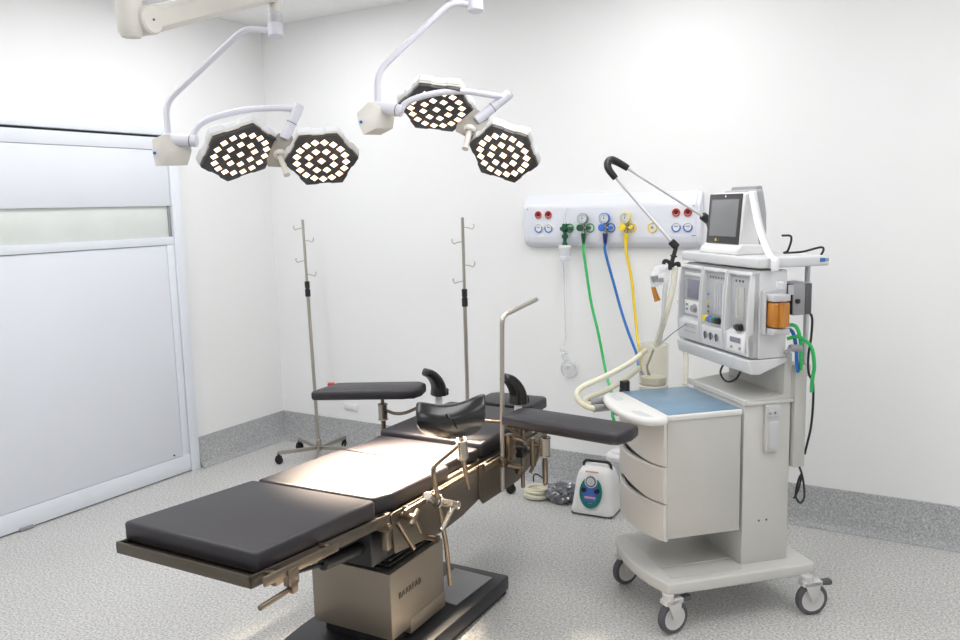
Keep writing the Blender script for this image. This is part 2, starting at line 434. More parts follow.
# spring arm: tapered beam from the shoulder knuckle to the neck
def beam(parent, p0, p1, h0, h1, w):
    p0, p1 = V3(p0), V3(p1); d = (p1-p0).normalized(); s = d.cross(Vector((0,0,1))).normalized(); u = s.cross(d)
    b = B(); rings = []
    for k in range(9):
        t = k/8; p = p0.lerp(p1, t); h = h0+(h1-h0)*t
        rings.append([b.verts.new(p+s*w*.5*x+u*h*.5*y) for x, y in ((-1,-.6),(-.6,-1),(.6,-1),(1,-.6),(1,.6),(.6,1),(-.6,1),(-1,.6))])
    for a, c in zip(rings, rings[1:]):
        for k in range(8): b.faces.new([a[k], a[(k+1) % 8], c[(k+1) % 8], c[k]])
    b.faces.new(rings[0][::-1]); b.faces.new(rings[-1])
    return b
kn = V3((1.808,-2.349,2.253))
b = beam(L1, kn, (1.694,-1.610,2.511), .088, .075, .07); sa = obj('spring_arm', b, 'lampwarm', L1, world=True)
d = (V3((1.694,-1.610,2.511))-kn).normalized(); s = d.cross(Vector((0,0,1))).normalized()
b = B(); cyl(b, kn-s*.040, kn+s*.040, .047, seg=28, bev=.006); obj('pivot_cover', b, 'lampwarm', sa, world=True)
b = B(); cyl(b, kn-s*.043, kn-s*.040, .004, seg=10); cyl(b, kn+s*.040, kn+s*.043, .004, seg=10); obj('screw', b, 'darkgrey', sa, world=True)
kb = V3((1.794,-2.393,2.247))
b = B(); lathe(b, [(0,-.055),(.030,-.052),(.040,-.035),(.042,0),(.042,.075),(0,.075)], kb, (0,0,1), 28); obj('knuckle', b, 'lampwarm', L1, world=True)
b = B(); lathe(b, [(.044,.075),(.048,.082),(.048,.11),(0,.11)], kb, (0,0,1), 28); obj('knuckle_collar', b, 'modgrey', L1, world=True)
b = B(); cyl(b, kb+Vector((0,0,.11)), (kb.x, kb.y, H-.04), .03, seg=24); cyl(b, (kb.x, kb.y, H-.04), (kb.x, kb.y, H), .12, seg=32, bev=.01); obj('ceiling_post', b, 'lampwhite', L1, world=True)
# --- second light (right)
L2 = thing('surgical_light', 'double-headed white surgical light on the right, hanging nearest the gas console', 'surgical light', (2.394,-1.185,2.535), 0, 'ceiling surgical lights')
r2 = heads(L2, [hC, hD], TG[2:], None, None)
hub(L2, [(2.405,-1.231,1.989), (2.464,-1.215,1.945), (2.420,-1.276,1.880), (2.350,-1.299,1.921)], [.2,-.6,-.76], (2.411,-1.280,1.925), (2.418,-1.330,1.845))
yoke(L2, (2.414,-1.230,1.964), (2.527,-1.144,2.073), [(2.506,-1.171,2.059), (2.474,-1.213,2.065), (2.406,-1.299,2.077), (2.336,-1.377,2.071), (2.280,-1.438,2.053), (2.233,-1.470,2.030), (2.214,-1.486,1.999)], (2.105,-1.513,2.021), (2.221,-1.482,1.999))
cb = ctrl_box(L2, [(2.070,-1.585,1.995), (2.109,-1.555,2.037), (2.147,-1.535,2.016), (2.141,-1.552,1.933), (2.098,-1.583,1.907), (2.079,-1.587,1.951)], V3((2.129,-1.451,2.021))-V3((2.120,-1.552,2.017)))
b = B(); cyl(b, (2.088,-1.580,1.959), (2.093,-1.587,1.958), .006, seg=16); obj('logo_disc', b, 'blue', cb, world=True)  # blue disc for the logo on the second box
dogleg(L2, [(2.116,-1.504,2.033), (2.108,-1.488,2.161), (2.328,-1.263,2.443), (2.395,-1.200,2.434)], None)
b = B(); cyl(b, (2.406,-1.199,2.407), (2.401,-1.193,2.458), .032, seg=24, bev=.003); obj('arm_socket', b, 'lampwhite', L2, world=True)
b = B(); cyl(b, (2.401,-1.193,2.458), (2.390,-1.175,2.608), .028, .034, seg=24, bev=.003); obj('bearing_neck', b, 'modgrey', L2, world=True)
k2 = V3((2.267,-1.847,2.558))
b = beam(L2, k2, (2.390,-1.174,2.617), .088, .075, .07); obj('spring_arm', b, 'lampwarm', L2, world=True)
b = B(); cyl(b, k2-Vector((0,0,.06)), (k2.x, k2.y, H-.04), .042, seg=24); cyl(b, (k2.x, k2.y, H-.04), (k2.x, k2.y, H), .12, seg=32, bev=.01); obj('ceiling_post', b, 'lampwhite', L2, world=True)

# ================================================================ OPERATING TABLE  (local x = across, y = foot to head)
TO = (2.398,-2.803,0.000); TR = R(2.0)
T = thing('operating_table', 'black padded operating table with stainless frame standing in the middle of the room', 'operating table', TO, TR)
def ztop(s):
    P = [(-.05,.742),(0,.740),(.51,.705),(.54,.70),(1.0,.684),(1.24,.68)]
    for (a, c), (e, f) in zip(P, P[1:]):
        if s <= e: return c+(f-c)*(s-a)/(e-a)
    return P[-1][1]
def slab(poly, zf, th, bev=.014, seg=3, crown=0.):
    b = B(); prism(b, poly, (0,0,0), (1,0,0), (0,1,0), (0,0,1), th, bev, seg=seg)
    for v in b.verts: v.co.z += zf(v.co.y)-th
    return b
ft = slab([(-.256,-.006),(.256,-.006),(.257,.512),(.244,.528),(-.246,.510),(-.256,.500)], ztop, .060, .011); obj('foot_cushion', ft, 'vinyl', T)
st = slab([(-.252,.528),(.228,.548),(.236,.585),(.252,.622),(.25,.978),(-.25,.978),(-.25,.60)], ztop, .062, .011); obj('seat_cushion', st, 'vinyl', T)
lb = slab([(-.245,1.0),(.22,1.0),(.22,1.16),(.235,1.19),(.235,1.225),(-.235,1.225),(-.235,1.19),(-.225,1.15)], lambda s: .680, .05, .010); obj('lumbar_cushion', lb, 'vinyl', T)
bk = slab([(-.245,1.235),(.245,1.235),(.245,1.79),(.23,1.81),(-.23,1.81),(-.245,1.79)], lambda s: .697-.006*(s-1.24), .062); obj('back_cushion', bk, 'vinyl', T)
hd = slab([(-.10,1.835),(.15,1.835),(.17,1.86),(.17,2.02),(.15,2.04),(-.10,2.04),(-.13,2.01),(-.13,1.86)], lambda s: .702, .052, .010); ho = obj('head_cushion', hd, 'vinyl2', T)
b = B(); box(b, -.11, .15, 1.85, 2.02, .628, .650, .003); cyl(b, (-.08,1.78,.639), (-.08,1.9,.639), .009); cyl(b, (.10,1.78,.639), (.10,1.9,.639), .009); obj('head_plate', b, 'steel', T)
# foot section tray frame
b = B()
def sheared(b0, f):
    for v in b0.verts: v.co.z += f(v.co.y)
    return b0
fz = lambda s: .690-(.690-.645)*(s+.035)/.59
box(b, -.254, .266, -.037, -.030, -.034, 0, .001); box(b, .258, .266, -.037, .56, -.034, 0, .001); box(b, -.254, -.247, -.037, .56, -.034, 0, .001)
box(b, -.265, .262, -.030, .56, -.030, -.012, .001)
sheared(b, fz); ff = obj('foot_frame', b, 'plate', T)
b = B(); box(b, .300, .309, -.03, .265, .668-.69, .694-.69, .001)
for s in (.02, .24): cyl(b, (.262,s,-.006), (.302,s,-.006), .008)
sheared(b, lambda s: .690-.018*(s+.03)/.29); obj('side_rail', b, 'steel', ff)
b = B(); box(b, .293, .316, .05, .09, .632, .680, .003); box(b, .297,.320,.056,.080,.612,.645,.004); cl = obj('rail_clamp', b, 'steel', T)
b = B(); cyl(b, (.305,.070,.622), (.310,-.058,.624), .0075, seg=14, bev=.002); obj('clamp_bar', b, 'steel', cl)
# under-frame plates
for sx in (1, -1):
    w = .258*sx
    b = B()
    prism(b, [(.585,.635),(.60,.50),(.885,.466),(1.035,.474),(1.175,.497),(1.175,.628),(.60,.640)], (w,0,0), (0,1,0), (0,0,1), (1,0,0), .008*sx, .0015); obj('side_plate', b, 'plate', T)
    b = B()
    prism(b, [(1.165,.632),(1.165,.498),(1.190,.470),(1.497,.468),(1.656,.506),(1.73,.560),(1.74,.615),(1.73,.632)], (w+.006*sx,0,0), (0,1,0), (0,0,1), (1,0,0), .008*sx, .0015); obj('back_side_plate', b, 'plate', T)
    b = B(); box(b, min(.288*sx,.298*sx), max(.288*sx,.298*sx), .62, 1.10, .624, .646, .004)
    for s in (.66, .86, 1.06): cyl(b, (.262*sx,s,.635), (.290*sx,s,.635), .008)
    obj('side_rail', b, 'steel', T)
    b = B(); box(b, min(.294*sx,.304*sx), max(.294*sx,.304*sx), 1.16, 1.72, .612, .638, .002)
    for s in (1.2, 1.45, 1.68): cyl(b, (.268*sx,s,.625), (.296*sx,s,.625), .008)
    obj('side_rail', b, 'steel', T)
    b = B(); cyl(b, (.215*sx,.565,.60), (.272*sx,.565,.60), .016); cyl(b, (.272*sx,.565,.60), (.276*sx,.565,.60), .010)
    box(b, min(.240*sx,.262*sx), max(.240*sx,.262*sx), .565, .595, .52, .645, .003); obj('hinge', b, 'steel', T)
b = B(); box(b, -.235, .235, .60, 1.72, .595, .630, .002); obj('top_plate', b, 'plate', T)
b = B(); box(b, -.20, .20, .62, 1.15, .50, .596, .01); box(b, -.20,.20,.56,.69,.45,.59,.01); obj('mechanism_housing', b, 'black', T)
# black pleated bellows over the lifting column
b = B()
n = 7
for k in range(n):
    z0 = .362+k*.020
    for (ins, za, zb) in ((.012, z0, z0+.010), (.0, z0+.010, z0+.020)):
        g = .02*k/n
        box(b, -.165-g+ins, .165+g-ins, .705-g*1.5+ins, 1.03+g-ins, za, zb, .004, 1)
obj('bellows', b, 'rubber', T)
# gas spring under the foot section
b = B(); cyl(b, (.15,.17,.575), (.15,.40,.528), .007); gs = obj('gas_spring_rod', b, 'black', T)
b = B(); cyl(b, (.15,.37,.534), (.15,.74,.492), .021, .024, 20, bev=.006); obj('gas_spring_cylinder', b, 'black', T)
b = B(); cyl(b, (.15,.60,.5085), (.15,.70,.497), .0245, .0248, 20); obj('gas_spring_label', b, 'label', T)
b = B(); box(b, .13, .17, .15, .19, .56, .655, .004); obj('gas_spring_bracket', b, 'steel', T)
# small knob and lever by the near hinge
b = B(); cyl(b, (.27,.64,.617), (.325,.64,.617), .013, seg=20, bev=.002); kx = obj('lock_knob', b, 'steel', T)
b = B(); cyl(b, (.318,.64,.617), (.325,.665,.56), .006, .005); cyl(b, (.318,.665,.635), (.318,.62,.60), .009); obj('lock_lever', b, 'steel', kx)
b = B(); cyl(b, (.272,.615,.60), (.272,.70,.48), .007); obj('linkage_bar', b, 'steel', T)
b = B(); cyl(b, (.24,.80,.480), (.30,.80,.480), .009); cyl(b, (.298,.80,.480), (.306,.80,.480), .014); obj('pivot_pin', b, 'steel', T)
# column
b = B()
t = bmesh.new(); cp = [(-.175,.69),(.175,.69),(.175,1.04),(-.175,1.04)]
prism(b, cp, (0,0,.125), (1,0,0), (0,1,0), (0,0,1), .245, .006)
prism(b, [(-.178,.80),(.178,.80),(.178,1.04),(-.178,1.04)], (0,0,.10), (1,0,0), (0,1,0), (0,0,1), .06, .004)
co = obj('column', b, 'colsteel', T)
b = text_bm('BARRFAB', .032, basis((.1762,.735,.262), (0,1,0), (0,0,1)), spacing=1.12); lt = obj('lettering', b, 'ink', co)
b = B(); box(b, -.15, .15, .72, 1.02, .07, .13, .01); obj('column_foot', b, 'rubber', T)
b = B()
prism(b, [(-.20,.50),(.20,.50),(.25,.56),(.262,1.30),(.262,1.41),(-.262,1.41),(-.262,1.30),(-.25,.70),(-.24,.60)], (0,0,.022), (1,0,0), (0,1,0), (0,0,1), .062, .008)
bc = obj('base_cover', b, 'basegrey', T)
b = B(); prism(b, [(-.19,.51),(.19,.51),(.24,.57),(.254,1.40),(-.254,1.40),(-.24,.60)], (0,0,.004), (1,0,0), (0,1,0), (0,0,1), .02, .003); obj('base_plate', b, 'rubber', T)
b = B(); prism(b, [(.03,1.10),(.20,1.08),(.215,1.35),(.03,1.36)], (0,0,.084), (1,0,0), (0,1,0), (0,0,1), .006, .002); obj('inset_panel', b, 'midgrey', bc)
for x in (-.2, .2):
    for y in (.58, 1.34):
        b = B(); cyl(b, (x,y,0), (x,y,.006), .022); obj('levelling_foot', b, 'rubber', T)

# ---- arm boards
def arm_board(label, O_, rz, hand, poly):
    a = thing('arm_board', label, 'arm board', O_, rz, 'padded arm boards')
    b = B(); prism(b, poly, (0,0,0), (1,0,0), (0,1,0), (0,0,1), .046, .014, seg=3); obj('pad', b, 'vinyl2', a)
    b = B(); box(b, .03, .42, -.05, .05, -.006, .002, .001); obj('support_plate', b, 'steel', a)
    return a
# right board: its origin is the table-side end; local x runs outwards
def TL(w, s, z):   # table-local -> world
    return MW[T] @ Vector((w, s, z))
aR = arm_board('black padded arm board jutting out right of the table towards the drawer trolley', TL(.335,1.315,.773), TR+R(-8), 1, [(.0,-.070),(.03,-.082),(.48,-.088),(.510,-.075),(.525,0),(.515,.07),(.48,.085),(.05,.085),(.0,.06)])
aL = arm_board('black padded arm board left of the table with a small red tab', TL(-.265,1.605,.764), TR+R(206.5), -1, [(-.015,-.05),(.02,-.095),(.36,-.095),(.415,-.088),(.497,.088),(.08,.095),(.02,.075),(-.005,.03)])
def post(parent, p, ztopv, zb, sock=True):
    b = B(); cyl(b, (p[0],p[1],zb), (p[0],p[1],ztopv), .0085, .0085, 16); lathe(b, [(0,0),(.006,0),(.011,.018),(.011,.10)], (p[0],p[1],zb-.004), (0,0,1), 16)
    o = obj('post', b, 'steel', parent)
    b = B(); cyl(b, (p[0],p[1],ztopv-.105), (p[0],p[1],ztopv-.035), .021, seg=24, bev=.003); torus(b, (p[0],p[1],ztopv-.105), (0,0,1), .021, .003); torus(b, (p[0],p[1],ztopv-.035), (0,0,1), .021, .003)
    obj('socket_sleeve', b, 'chrome', parent)
    return o
post(aR, (.155,.0), -.006, -.225)
b = B(); tube(b, [(.135,0,-.075),(.10,.0,-.075),(.06,.0,-.07),(-.02,.01,-.065)], .0075, 12, 4); cyl(b, (.10,0,-.16), (.10,0,-.05), .012, seg=16); box(b, -.035,.0,-.015,.03,-.16,-.055,.004); obj('bracket', b, 'steel', aR)
b = B(); cyl(b, (-.02,.02,-.01), (-.16,-.06,-.0), .007); cyl(b, (-.02,.0,-.02), (.06,.03,-.09), .007); cyl(b, (-.0,.01,-.10),(-.03,.06,-.02),.006); obj('tie_rod', b, 'steel', aR)
post(aL, (.185,.0), -.006, -.20)
b = B(); tube(b, [(.17,0,-.07),(.13,.0,-.085),(.08,.01,-.08),(.0,.03,-.045),(-.015,.035,-.06),(-.02,.035,-.12)], .0075, 12, 5); box(b, -.045,.0,.01,.06,-.16,-.09,.004); obj('bracket', b, 'steel', aL)
b = B(); box(b, .425, .455, -.105, -.078, .030, .044, .003); obj('red_tab', b, 'red', aL)['label'] = 'small red tab'

# ---- knee support with curved shell
K = thing('leg_rest', 'black moulded saddle-shaped leg rest on a bent steel rod clamped to the table', 'leg rest', TL(.30,.80,.60), TR)
c0 = V3((2.813,-2.099,1.013)); right = V3((0,0,0)); back = V3((-0.510,0.849,-0.138)); up = Vector((0,0,1))
back = (back-up*back.dot(up)).normalized(); right = back.cross(up).normalized()
b = B()
nu, nv = 26, 16
def shell_pt(a, t, off):
    # a -1..1 across, t 0 (top rim) .. 1 (bottom)
    wv = .014+.100*(1-t**3.6)**.45
    x = a*wv
    dip = .024*(1-a*a)**1.2
    z = .006+.012*a*(1-t)-dip*(1-t)-t*.150-.014*abs(a)**7*(1-t)
    dpt = .035*(a*a)*(1-.5*t)-.040*math.sin(PI*min(1,t*1.1))+.035*t*t+off
    return c0+right*x+up*z+back*dpt
G0 = [[b.verts.new(shell_pt(-1+2*i/nu, j/nv, 0)) for j in range(nv+1)] for i in range(nu+1)]
G1 = [[b.verts.new(shell_pt((-1+2*i/nu)*.96, .03+.94*j/nv, .030)) for j in range(nv+1)] for i in range(nu+1)]
for i in range(nu):
    for j in range(nv):
        b.faces.new([G0[i][j], G0[i+1][j], G0[i+1][j+1], G0[i][j+1]]); b.faces.new([G1[i][j], G1[i][j+1], G1[i+1][j+1], G1[i+1][j]])
for i in range(nu):
    b.faces.new([G0[i][0], G1[i][0], G1[i+1][0], G0[i+1][0]]); b.faces.new([G0[i][nv], G0[i+1][nv], G1[i+1][nv], G1[i][nv]])
for j in range(nv):
    b.faces.new([G0[0][j], G0[0][j+1], G1[0][j+1], G1[0][j]]); b.faces.new([G0[nu][j], G1[nu][j], G1[nu][j+1], G0[nu][j+1]])
sh = obj('shell', b, 'shell', K, world=True)
sb = sh.modifiers.new('sub', 'SUBSURF'); sb.levels = 1; sb.render_levels = 2
b = B(); tube(b, [c0+right*(-.012)-back*.030-up*.040, c0+right*.0-back*.036-up*.058, c0+right*.012-back*.034-up*.082, c0+right*.022-back*.008-up*.092, c0+right*.034+back*.0-up*.098], .0045, 8, 5)
tube(b, [c0+right*.058-back*.022-up*.05, c0+right*.054-back*.024-up*.07, c0+right*.045-back*.006-up*.09], .003, 8, 5); obj('moulded_rib', b, 'shell', sh, world=True)
kp = V3((2.706,-1.874,0.806)); kq = V3((2.706,-1.864,0.735)); kr = V3((2.704,-1.832,0.614))
b = B(); cyl(b, kp+(kp-kq)*.5, kp, .0095, seg=16); cyl(b, kp, kq, .0195, seg=24, bev=.003); torus(b, kp, kp-kq, .0195, .003); obj('socket_sleeve', b, 'chrome', K, world=True)
b = B(); cyl(b, kq, kr, .0095, .0075, 16); obj('stem', b, 'steel', K, world=True)
b = B(); tube(b, [(2.707,-1.910,0.791), (2.713,-2.067,0.766), (2.701,-2.022,0.635), (2.700,-1.980,0.460), (2.699,-1.962,0.306)], .0085, 12, fil=.03); obj('bent_rod', b, 'steel', K, world=True)
b = B(); cyl(b, (2.688,-2.066,0.662), (2.685,-2.005,0.624), .016, seg=20, bev=.003); cyl(b, (2.702,-2.035,0.636), (2.724,-1.952,0.598), .0135, seg=20, bev=.003)
torus(b, (2.701,-2.025,0.633), V3((2.724,-1.952,0.598))-V3((2.702,-2.035,0.636)), .021, .004); torus(b, (2.723,-1.933,0.590), (1,0,0), .013, .003)
cyl(b, (2.672,-2.050,0.650), (2.671,-2.026,0.640), .018, seg=20, bev=.002); obj('clamp', b, 'chrome', K, world=True)
b = B(); tube(b, [(2.740,-1.983,0.611), (2.741,-2.018,0.588), (2.743,-2.071,0.552)], .0085, 12, 4); cyl(b, (2.741,-2.009,0.627), (2.744,-1.972,0.608), .011); obj('clamp_lever', b, 'chrome', K, world=True)

# ---- shoulder supports
def shoulder(label, O_):
    a = thing('shoulder_support', label, 'shoulder support', O_, TR, 'curved shoulder supports')
    b = B(); path = catmull([(0,0,0),(.0,.0,.04),(-.014,.0,.075),(-.04,.0,.105),(-.072,.0,.120)], 6); n = len(path)
    rings = []
    for i, p in enumerate(path):
        t = i/(n-1); d = (path[min(i+1,n-1)]-path[max(i-1,0)]).normalized(); nx = Vector((0,1,0)); ny = d.cross(nx).normalized()
        w = .039*(1-.2*t); h = .033*(1-.45*t)
        if i == n-1: w *= .7; h *= .7
        rings.append([b.verts.new(Vector((0,0,0))+Vector((p.x,p.y,p.z))+nx*math.copysign(abs(math.cos(k*PI/8))**.6, math.cos(k*PI/8))*w+ny*math.copysign(abs(math.sin(k*PI/8))**.6, math.sin(k*PI/8))*h) for k in range(16)])
    for A_, C_ in zip(rings, rings[1:]):
        for k in range(16): b.faces.new([A_[k], A_[(k+1) % 16], C_[(k+1) % 16], C_[k]])
    b.faces.new(rings[0][::-1]); b.faces.new(rings[-1])
    box(b, .02, .045, -.022, .022, -.004, .02, .006); cyl(b, (.035,0,.01),(.05,0,.022),.009)
    # local x is outwards along the table, so turn the mesh a quarter turn
    b.transform(Matrix.Rotation(R(62), 4, 'Z')); obj('pad', b, 'shell', a)
    b = B(); cyl(b, (0,0,-.05), (0,0,.0), .018, .016, 20); obj('collar', b, 'white', a)
    b = B(); cyl(b, (0,0,-.13), (0,0,-.045), .008); box(b, -.014, .014, -.02, .02, -.135, -.10, .003); obj('stem', b, 'steel', a)
    return a
shoulder('black curved shoulder support on the far side of the table, beside the left arm board', TL(-.262,1.74,.735))
shoulder('black curved shoulder support on the near side, behind the right arm board', TL(.265,1.52,.795))

# ---- anaesthesia screen bar
S = thing('screen_frame', 'tall bent stainless bar clamped upright to the near table rail', 'screen frame', TL(.315,1.31,.62), TR)
b = B(); tube(b, [TL(.305,1.285,.497), TL(.305,1.315,1.19), TL(.312,1.615,1.222)], .0092, 14, fil=.035); obj('bent_bar', b, 'polesteel', S, world=True)
b = B(); q = TL(.305,1.29,.615); box(b, q.x-.018, q.x+.018, q.y-.02, q.y+.02, q.z-.018, q.z+.018, .004); p = TL(.32,1.305,.60); cyl(b, p, TL(.36,1.34,.585), .010, seg=14); cyl(b, TL(.35,1.33,.575), TL(.36,1.36,.565), .016, .014, 14, bev=.003); obj('clamp', b, 'steel', S, world=True)
S2 = thing('rail_clamp', 'short steel rod held in a hinged rail clamp just right of the tall bent bar', 'clamp', TL(.31,1.45,.61), TR)
b = B(); cyl(b, TL(.315,1.45,.46), TL(.315,1.46,.74), .0088, seg=14); obj('rod', b, 'steel', S2, world=True)
b = B(); q = TL(.312,1.45,.615); box(b, q.x-.018, q.x+.016, q.y-.022, q.y+.022, q.z-.025, q.z+.022, .004); cyl(b, TL(.32,1.45,.61), TL(.36,1.47,.62), .010); obj('clamp', b, 'black', S2, world=True)
b = B(); tube(b, [TL(.35,1.53,.615), TL(.36,1.51,.59), TL(.34,1.47,.52)], .0075, 10, 4); cyl(b, TL(.34,1.44,.625), TL(.36,1.55,.612), .008); obj('lever', b, 'steel', S2, world=True)

# ================================================================ ANAESTHESIA MACHINE (local x = depth, y = to its left, z up)
MO = (3.314,-1.362,0); MR = R(45)
A = thing('anaesthesia_machine', 'pale grey wheeled anaesthesia trolley with three drawers, blue tray and gas modules', 'anaesthesia machine', MO, MR)
def ML(u, v, z): return MW[A] @ Vector((u, v, z))
def mp(n, m, *a, bev=.004, parent=None, seg=2):
    b = B()
    for q in a: box(b, *q, bev, seg)
    return obj(n, b, m, parent or A)
# platform
b = B()
def arcx(v, u0, bow, c, h): return u0-bow*(1-((v-c)/h)**2)
pf = [(arcx(-.012+.49*i/14, -.035, .045, .233, .245), -.012+.49*i/14) for i in range(15)]
prism(b, pf+[(.585,.478),(.597,.46),(.597,.0),(.585,-.012)], (0,0,.154), (1,0,0), (0,1,0), (0,0,1), .046, .008, seg=3)
pl = obj('platform', b, 'machine', A)
b = B(); box(b, .0, .30, .03, .445, .1995, .202, .001); box(b, .0,.30,.115,.125,.202,.208,.002); obj('platform_mat', b, 'machine2', pl)
# castors
def castor(u, v, ang, nm='castor'):
    b = B(); cyl(b, (u,v,.128), (u,v,.160), .022, seg=20)
    c, s = math.cos(ang), math.sin(ang)
    ax = Vector((-s, c, 0)); dr = Vector((c, s, 0)); ce = Vector((u, v, .0635))+dr*.022
    for k in (-1, 1):
        prism(b, [(-.040,.135-.062),(.030,.135-.062),(.014,-.008),(-.008,-.008)], ce+ax*(.019*k-.002), dr, (0,0,1), ax, .004, .001)
    prism(b, [(-.045,.118-.062),(.035,.118-.062),(.035,.138-.062),(-.045,.138-.062)], ce-ax*.021, dr, (0,0,1), ax, .042, .003)
    o = obj(nm, b, 'casterw', A)
    b = B(); lathe(b, [(.047,-.014),(.060,-.0135),(.0635,-.008),(.0635,.008),(.060,.0135),(.046,.014)], ce, ax, 32); obj('tyre', b, 'tyre', o)
    b = B(); lathe(b, [(0,-.0155),(.012,-.0155),(.014,-.011),(.040,-.011),(.047,-.014),(.047,.014),(.040,.011),(.014,.011),(.012,.0155),(0,.0155)], ce, ax, 28); obj('wheel', b, 'casterw', o)
    b = B(); prism(b, [(.03,.055),(.075,.052),(.082,.062),(.078,.074),(.03,.07)], ce-ax*.014, dr, (0,0,1), ax, .028, .004); obj('brake', b, 'darkgrey', o)
castor(-.032,-.004,R(12)); castor(.548,-.022,R(-5)); castor(-.030,.425,R(14)); castor(.565,.44,R(20))
# rear column and lower cabinet
mp('column', 'machine', (.312,.514,.060,.455,.199,.838), bev=.005)
mp('column_shelf', 'machine', (.308,.522,.052,.50,.836,.850), (.308,.322,.052,.50,.848,.858), bev=.003)
b = B(); prism(b, [(.322,.850),(.512,.850),(.512,.872)], (0,.055,0), (1,0,0), (0,0,1), (0,1,0), .44, .002); obj('sloped_shelf', b, 'machine2', A)
mp('rear_duct', 'machine2', (.522,.572,.046,.46,.575,.978), (.512,.524,.055,.46,.85,.975), bev=.003)
mp('neck', 'machine', (.480,.514,.058,.455,.86,1.03), bev=.004)
mp('rail_bracket', 'machine', (.396,.458,.043,.060,.650,.835), bev=.003)
mp('bracket_latch', 'modgrey', (.402,.452,.034,.045,.79,.828), (.408,.446,.038,.045,.665,.77), bev=.002)
b = B()
for u in (.408,.430): cyl(b, (u,.034,.805), (u,.040,.805), .005, seg=12)
for u in (.385,.418): cyl(b, (u,.0575,.372), (u,.061,.372), .004, seg=12)
obj('screw', b, 'darkgrey', A)
# drawer cabinet
dc = mp('drawer_cabinet', 'machine2', (-.008,.298,.056,.462,.345,.804), bev=.003)
b = B(); box(b, -.012, .0, .075, .45, .35, .79); obj('drawer_gap', b, 'midgrey', dc)
def front(name, z0, z1, scoop, tilt=0.):
    # bowed drawer front, finger scoop in its lower edge
    o = thing_free(name); b = B(); n = 40; th = .018
    rows = []
    for i in range(n+1):
        v = .060+(.462-.060)*i/n
        u = arcx(v, -.020, .048, .262, .201)
        zb = z0
        if scoop:
            t = (.425-v)/.30
            if 0 < t < 1: zb = z0+.029*math.sin(PI*t**.62)**1.2
        zt = z1
        rows.append([(u+.006, zb), (u, zb+.006), (u-.003, zb+(zt-zb)*.5), (u, zt-.006), (u+.006, zt), (u+th, zt), (u+th, zb)])
    vs = [[b.verts.new((p[0], .060+(.402)*i/n, p[1])) for p in r] for i, r in enumerate(rows)]
    for i in range(n):
        for k in range(7):
            b.faces.new([vs[i][k], vs[i][(k+1) % 7], vs[i+1][(k+1) % 7], vs[i+1][k]])
    b.faces.new(vs[0]); b.faces.new(vs[-1][::-1])
    return obj('drawer', b, 'drawer', A)
def thing_free(n): return None
front('drawer', .628, .796, True); front('drawer', .484, .624, True); front('drawer', .335, .480, False)
# top tray with bowed handle
b = B()
HP = catmull([(-.005,.050,0),(-.045,.040,0),(-.095,.052,0),(-.122,.11,0),(-.134,.20,0),(-.126,.32,0),(-.102,.42,0),(-.07,.472,0),(-.01,.486,0)], 5)
def hcurve(v):
    return min(p.x+abs(p.y-v)*8 for p in catmull([(-.095,.052,0),(-.122,.11,0),(-.134,.20,0),(-.126,.32,0),(-.102,.42,0),(-.07,.472,0)], 20))
ho_ = [(p.x, p.y) for p in HP]
prism(b, ho_+[(.300,.486),(.300,.050)], (0,0,.804), (1,0,0), (0,1,0), (0,0,1), .022, .006, seg=3)
tr = obj('tray_top', b, 'traywhite', A)
for (v0, v1) in ((0,[(-.046,.452),(-.046,.36),(-.082,.335),(-.088,.35),(-.080,.42),(-.062,.45)]),(1,[(-.060,.065),(-.072,.16),(-.100,.17),(-.108,.155),(-.100,.09),(-.078,.065)])):
    b = B(); pp = v1
    prism(b, pp, (0,0,.8255), (1,0,0), (0,1,0), (0,0,1), .001); obj('hand_slot', b, 'modgrey', tr)
b = B(); box(b, -.004, .297, .062, .475, .8255, .8285, .001); obj('blue_film', b, 'film', tr)
b = B(); tube(b, [(p.x+.004, p.y, .812) for p in HP[3:-3]], .0145, 12, 0); obj('handle_edge', b, 'traywhite', tr)
# ---- upper instrument housing
mh = mp('module_housing', 'modwhite', (.345,.462,.025,.556,1.020,1.352), bev=.006)
b = B(); prism(b, [(.30,1.018),(.468,1.018),(.468,1.002),(.350,.960),(.312,.964)], (0,.022,0), (1,0,0), (0,0,1), (0,1,0), .54, .006, seg=3); obj('housing_chin', b, 'modwhite', A)
def module(v0, v1, name):
    b = B()
    n = 10; ring = []
    for (z, du) in ((1.022,.022),(1.03,.006),(1.10,-.006),(1.22,-.0),(1.33,.008),(1.346,.018)):
        ring.append([(z, du)])
    prof = [(.36,1.022),(.325,1.022),(.306,1.030),(.302,1.10),(.305,1.11),(.322,1.118),(.326,1.325),(.312,1.334),(.316,1.346),(.36,1.346)]
    prism(b, prof, (0,v0,0), (1,0,0), (0,0,1), (0,1,0), v1-v0, .003)
    for e in (v0, v1-.010): prism(b, [(.36,1.022),(.325,1.022),(.303,1.032),(.298,1.12),(.303,1.25),(.314,1.340),(.32,1.346),(.36,1.346)], (0,e,0), (1,0,0), (0,0,1), (0,1,0), .010, .003)
    return obj(name, b, 'modwhite', A)
def pan(nm, m, parent, u, v0, v1, z0, z1, th=.003, bev=.001):
    b = B(); box(b, u-th, u, min(v0,v1), max(v0,v1), z0, z1, bev); return obj(nm, b, m, parent)
def knob(nm, m, parent, u, v, z, r, ln=.016):
    b = B(); lathe(b, [(0,0),(r*1.15,0),(r*1.15,.003),(r,.004),(r*.9,ln),(0,ln)], (u,v,z), (-1,0,0), 20); return obj(nm, b, m, parent)
m1 = module(.372,.552,'ventilator_module'); m2 = module(.196,.366,'flowmeter_module'); m3 = module(.030,.190,'vaporizer_module')
